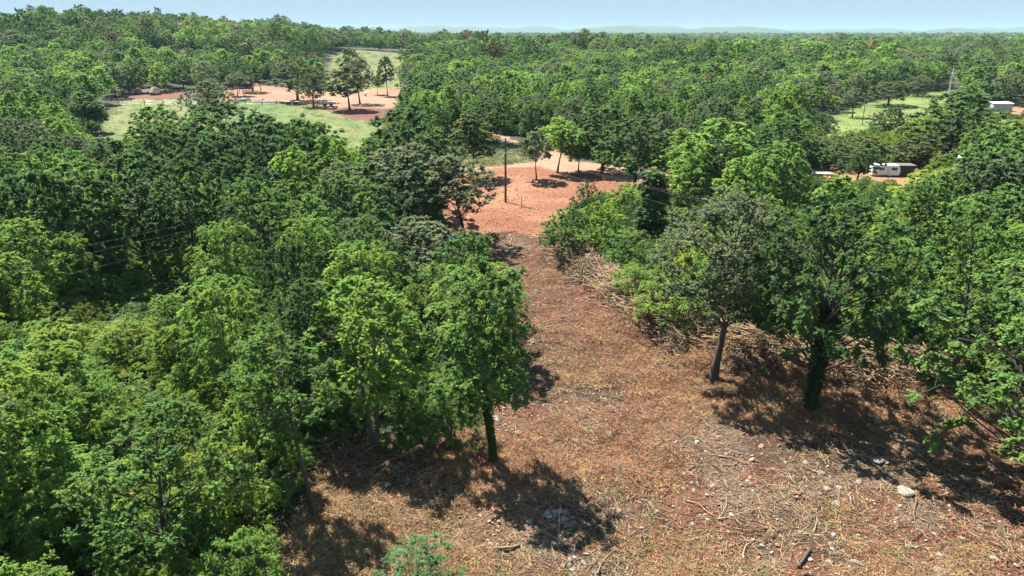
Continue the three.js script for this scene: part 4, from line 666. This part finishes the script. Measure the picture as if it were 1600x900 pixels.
// stakes and fence of the meadow
const rawWood = std(0.20, 0.13, 0.085);
for (const [u, v, h, l] of [[749, 318, 2.2, 'thin wooden stake at the left of the bare terrace'], [815, 325, 1.8, 'thin wooden stake beside the shadow of the utility pole']]) { const m = solo('wooden_stake', merge([cyl(0.05, 0.045, h, 0, -0.2, 0, 7), new THREE.ConeGeometry(0.045, 0.1, 7).translate(0, h - 0.15, 0)]), rawWood); m.position.copy(at(u, v)); tag(m, l, 'stake'); }
const fence = [[186, 166, 'leftmost post of the meadow fence'], [226, 164, 'meadow fence post below the boulders'], [255.5, 165, 'meadow fence post below the largest boulder'], [284, 165, 'meadow fence post left of the grey-green meadow tree'], [384, 164, 'meadow fence post below the dark mound'], [410, 164, 'meadow fence post below the white rubble'], [432, 164, 'meadow fence post between rubble and crates']];
const fencePts = fence.map(([u, v, l]) => { const p = at(u, v); const m = solo('fence_post', merge([cyl(0.11, 0.1, 1.9, 0, -0.3, 0, 8), new THREE.ConeGeometry(0.1, 0.08, 8).translate(0, 1.64, 0)]), rawWood); m.position.copy(p); tag(m, l, 'fence post', 'posts of the meadow fence'); return p; });
{ const b = new Builder(); for (const hh of [0.5, 1.0, 1.45]) for (let i = 0; i < fencePts.length - 1; i++) { const p = fencePts[i].clone().add(V(0, hh, 0.1)), q = fencePts[i + 1].clone().add(V(0, hh, 0.1)); b.tube([p, p.clone().lerp(q, 0.5).add(V(0, -0.06, 0)), q], [0.018, 0.018, 0.018], 4, ONE); } tag(solo('fence_wire', b.geo(), greyMetal), 'three thin wires strung between the meadow fence posts', 'fence wire'); }
// the yard: timber frames, ring feeder, mound, crates, trailer
function frame(u, v, w, d, h, turn, label) { const o = thing('timber_frame', at(u, v), turn); tag(o, label, 'timber frame'); for (const x of [-w / 2, w / 2]) for (const z of [-d / 2, d / 2]) part('post', box(0.14, h, 0.14, x, h / 2 - 0.1, z), rawWood, o); for (const z of [-d / 2, d / 2]) part('beam', box(w + 0.5, 0.12, 0.12, 0, h, z + 0.005), rawWood, o); for (const x of [-w / 2 + 0.2, 0, w / 2 - 0.2]) part('rafter', box(0.08, 0.12, d + 0.5, x, h + 0.12, 0), rawWood, o); }
frame(373, 150, 3.6, 2.6, 2.3, 0.2, 'timber frame of thin posts under the small grey tree in the yard'); frame(382, 146, 2.6, 2.0, 2.0, -0.2, 'smaller timber frame of posts right of the first in the yard'); frame(402, 141, 2.4, 0.7, 1.5, 0.1, 'low timber rail frame right of the dark yard tree');
{ const o = thing('open_shelter', at(381, 138)); tag(o, 'dark open shelter with a low roof at the back of the yard', 'shelter'); const dk = std(0.07, 0.045, 0.035); part('roof', new RoundedBoxGeometry(5.2, 0.25, 3.0, 2, 0.08).rotateX(0.12).translate(0, 1.9, 0), dk, o); for (const x of [-2.3, 2.3]) for (const z of [-1.2, 1.2]) part('post', box(0.16, 1.85, 0.16, x, 0.9, z), rawWood, o); part('back_wall', box(4.5, 1.6, 0.1, 0, 0.85, -1.3), dk, o); }
{ const o = thing('ring_feeder', at(388, 146)); tag(o, 'round metal feeder ring between the timber frames', 'feeder'); part('rail', merge([new THREE.TorusGeometry(1.1, 0.05, 6, 22).rotateX(Math.PI / 2).translate(0, 1.0, 0), new THREE.TorusGeometry(1.1, 0.05, 6, 22).rotateX(Math.PI / 2).translate(0, 0.5, 0)]), greyMetal, o); for (let i = 0; i < 8; i++) part('bar', cyl(0.03, 0.03, 1.1, Math.cos(i * 0.785) * 1.1, 0, Math.sin(i * 0.785) * 1.1, 6), greyMetal, o); }
{ const g = rockGeo(77, 3); const m = solo('covered_mound', g, std(0.055, 0.06, 0.055, 0.7)); m.position.copy(at(382, 158)); m.scale.set(4.6, 2.2, 3.0); tag(m, 'dark sheeted mound in front of the timber frames', 'mound'); }
for (const [u, w, l] of [[450.5, 1.5, 'dark crate, left of two by the meadow fence'], [463, 1.7, 'dark crate, right of two under the large old yard tree']]) { const o = thing('crate', at(u, 164)); tag(o, l, 'crate'); const c = std(0.035, 0.04, 0.045, 0.6); part('box', box(w, 1.0, 1.1, 0, 0.5, 0, 0.05), c, o); part('lid', box(w + 0.1, 0.1, 1.2, 0, 1.05, 0, 0.03), greyMetal, o); for (const x of [-w / 2 + 0.15, w / 2 - 0.15]) part('corner_post', box(0.12, 1.1, 0.06, x, 0.52, 0.58), greyMetal, o); }
{ const o = thing('flat_trailer', at(513, 166), 0.1); tag(o, 'low flat trailer loaded with grey sheets under the dark round yard tree', 'trailer'); part('bed', box(5.2, 0.18, 2.0, 0, 0.75, 0, 0.03), greyMetal, o); part('side_rail', box(5.2, 0.3, 0.06, 0, 0.98, 1.0), pale, o); part('drawbar', box(1.6, 0.1, 0.12, -3.3, 0.65, 0), greyMetal, o); for (const x of [-0.9, 0.9]) for (const z of [-1.05, 1.05]) part('wheel', new THREE.CylinderGeometry(0.36, 0.36, 0.22, 14).rotateX(Math.PI / 2).translate(x, 0.36, z), std(0.03, 0.03, 0.03), o); part('load', merge([box(2.4, 0.5, 1.5, 0.8, 1.1, 0, 0.05), box(1.2, 0.7, 1.2, -1.5, 1.2, 0, 0.08)]), std(0.42, 0.45, 0.46), o); }
{ const o = thing('white_barrel', at(571, 150)); tag(o, 'white barrel behind the upswept yard tree', 'barrel'); part('drum', new THREE.LatheGeometry([[0, 0], [0.42, 0], [0.46, 0.1], [0.46, 0.5], [0.49, 0.55], [0.46, 0.6], [0.46, 1.05], [0.4, 1.15], [0, 1.15]].map(a => new THREE.Vector2(...a)), 18), std(0.75, 0.75, 0.72, 0.5), o); part('lid', cyl(0.3, 0.3, 0.06, 0, 1.15, 0, 14), pale, o); }
// ------------------------------------------------------------------ the farm at right
const white = std(0.78, 0.80, 0.83, 0.45), glass = std(0.03, 0.035, 0.04, 0.1), black = std(0.03, 0.03, 0.03, 0.8);
{
  const o = thing('caravan', at(1381, 275), -0.14); o.scale.setScalar(0.76); tag(o, 'white caravan with dark windows under the olive trees', 'caravan');
  const sh = new THREE.Shape(); sh.moveTo(-2.75, 0); sh.lineTo(2.6, 0); sh.quadraticCurveTo(2.8, 0.5, 2.75, 1.0); sh.lineTo(2.55, 1.75); sh.quadraticCurveTo(2.5, 2.0, 2.2, 2.02); sh.lineTo(-2.3, 2.05); sh.quadraticCurveTo(-2.6, 2.0, -2.65, 1.7); sh.lineTo(-2.85, 0.9); sh.closePath();
  const g = new THREE.ExtrudeGeometry(sh, { depth: 2.0, bevelEnabled: true, bevelSize: 0.06, bevelThickness: 0.06, bevelSegments: 2 }); g.translate(0, 0.42, -1.0); part('body', g, white, o);
  for (const [x, w] of [[1.55, 1.15], [-0.9, 0.9]]) { const f = part('window', box(w, 0.55, 0.03, x, 1.72, 1.07, 0.01), glass, o); part('window_frame', merge([box(w + 0.1, 0.05, 0.05, x, 2.02, 1.075), box(w + 0.1, 0.05, 0.05, x, 1.42, 1.075), box(0.05, 0.55, 0.05, x - w / 2 - 0.025, 1.72, 1.075), box(0.05, 0.55, 0.05, x + w / 2 + 0.025, 1.72, 1.075)]), pale, f); }
  const d = part('door', box(0.65, 1.6, 0.04, 0.35, 1.32, 1.075, 0.015), std(0.6, 0.62, 0.65, 0.5), o); part('handle', box(0.1, 0.03, 0.04, 0.58, 1.25, 1.11), black, d);
  part('trim_strip', box(5.4, 0.04, 0.03, -0.05, 1.2, 1.07), std(0.35, 0.38, 0.42), o); part('skirt', box(4.8, 0.14, 1.9, 0, 0.38, 0), greyMetal, o); part('roof_vent', box(0.6, 0.1, 0.6, -0.4, 2.56, 0, 0.03), white, o);
  for (const z of [-0.95, 0.95]) part('wheel', new THREE.CylinderGeometry(0.33, 0.33, 0.2, 16).rotateX(Math.PI / 2).translate(0, 0.33, z), black, o); part('drawbar', box(1.2, 0.08, 0.1, -3.3, 0.45, 0), greyMetal, o);
}
{ const o = thing('dark_hut', at(1409, 275), -0.1); tag(o, 'dark low hut with a flat roof right of the caravan', 'hut'); const dk = std(0.05, 0.045, 0.04); part('wall', box(3.2, 1.7, 2.0, 0, 0.85, -0.6), dk, o); part('roof', box(3.6, 0.12, 2.5, 0, 1.78, -0.5, 0.02), std(0.1, 0.09, 0.085), o); part('door', box(0.8, 1.5, 0.05, -0.6, 0.78, 0.425), std(0.07, 0.06, 0.05), o); }
{ const o = thing('wooden_platform', at(1281, 279), 0.02); tag(o, 'weathered flat wooden platform on posts left of the caravan', 'platform'); for (let i = 0; i < 7; i++) part('board', box(3.4, 0.06, 0.24, 0, 0.85, -0.85 + i * 0.27), std(0.36 + (i % 3) * 0.04, 0.31, 0.27), o); part('edge_beam', box(3.4, 0.18, 0.08, 0, 0.72, 0.92), std(0.06, 0.045, 0.035), o); for (const x of [-1.5, 0, 1.5]) for (const z of [-0.8, 0.8]) part('leg', box(0.14, 0.85, 0.14, x, 0.4, z), rawWood, o); }
{ const o = thing('sheeted_stack', at(1511, 254)); tag(o, 'white plastic-sheeted stack behind the pale grey-green tree at right', 'stack'); const g = rockGeo(41, 3); g.scale(3.4, 2.2, 2.2); part('sheet', g.translate(0, 0.9, 0), std(0.75, 0.76, 0.78, 0.4), o); part('pallet', merge([box(2.8, 0.1, 1.6, 0, 0.14, 0), box(2.8, 0.1, 0.12, 0, 0.05, 0.7), box(2.8, 0.1, 0.12, 0, 0.05, -0.7)]), rawWood, o); }
{
  const o = thing('metal_shed', at(1566, 174), -0.06); o.scale.setScalar(0.74); tag(o, 'small grey corrugated metal shed with a lean-to roof at the right', 'shed'); const sheet = std(0.46, 0.50, 0.55, 0.45, { metalness: 0.3 }), W = 7.2, H = 3.0;
  part('wall', box(W, H - 0.1, 3.4, 0, (H - 0.1) / 2, -1.7), sheet, o); for (let i = 0; i < 26; i++) part('rib', box(0.08, H - 0.2, 0.06, -W / 2 + 0.12 + i * (W - 0.24) / 25, (H - 0.2) / 2, 0.032), sheet, o);
  part('roof', new RoundedBoxGeometry(W + 0.5, 0.14, 4.1, 2, 0.04).rotateX(0.1).translate(0, H + 0.1, -1.7), std(0.66, 0.70, 0.74, 0.4), o); part('gutter', new THREE.CylinderGeometry(0.07, 0.07, W + 0.5, 8).rotateZ(Math.PI / 2).translate(0, H - 0.14, 0.42), greyMetal, o);
}
{
  const o = thing('parked_car', at(1602, 182), 1.15); tag(o, 'dark car at the right edge beside the metal shed', 'car'); const paint = std(0.03, 0.032, 0.036, 0.3, { metalness: 0.3 });
  const s = new THREE.Shape(); s.moveTo(-2.1, 0.3); s.lineTo(2.1, 0.3); s.lineTo(2.15, 0.75); s.lineTo(1.2, 0.95); s.lineTo(0.6, 1.42); s.lineTo(-1.3, 1.45); s.lineTo(-1.95, 0.98); s.lineTo(-2.15, 0.8); s.closePath(); const g = new THREE.ExtrudeGeometry(s, { depth: 1.6, bevelEnabled: true, bevelSize: 0.06, bevelThickness: 0.08, bevelSegments: 2 }); g.translate(0, 0, -0.8); part('body', g, paint, o);
  for (const z of [-0.885, 0.885]) { const sw = new THREE.Shape(); sw.moveTo(-1.7, 0.98); sw.lineTo(1.0, 0.98); sw.lineTo(0.55, 1.36); sw.lineTo(-1.25, 1.38); sw.closePath(); part('side_window', new THREE.ExtrudeGeometry(sw, { depth: 0.02, bevelEnabled: false }).translate(0, 0, z - 0.01), std(0.1, 0.11, 0.12, 0.1), o); }
  for (const x of [-1.3, 1.3]) for (const z of [-0.78, 0.78]) part('wheel', new THREE.CylinderGeometry(0.32, 0.32, 0.22, 16).rotateX(Math.PI / 2).translate(x, 0.32, z), black, o); for (const z of [-0.6, 0.6]) part('headlight', box(0.06, 0.14, 0.3, 2.19, 0.7, z, 0.02), pale, o);
}
renderer.render(scene, camera);
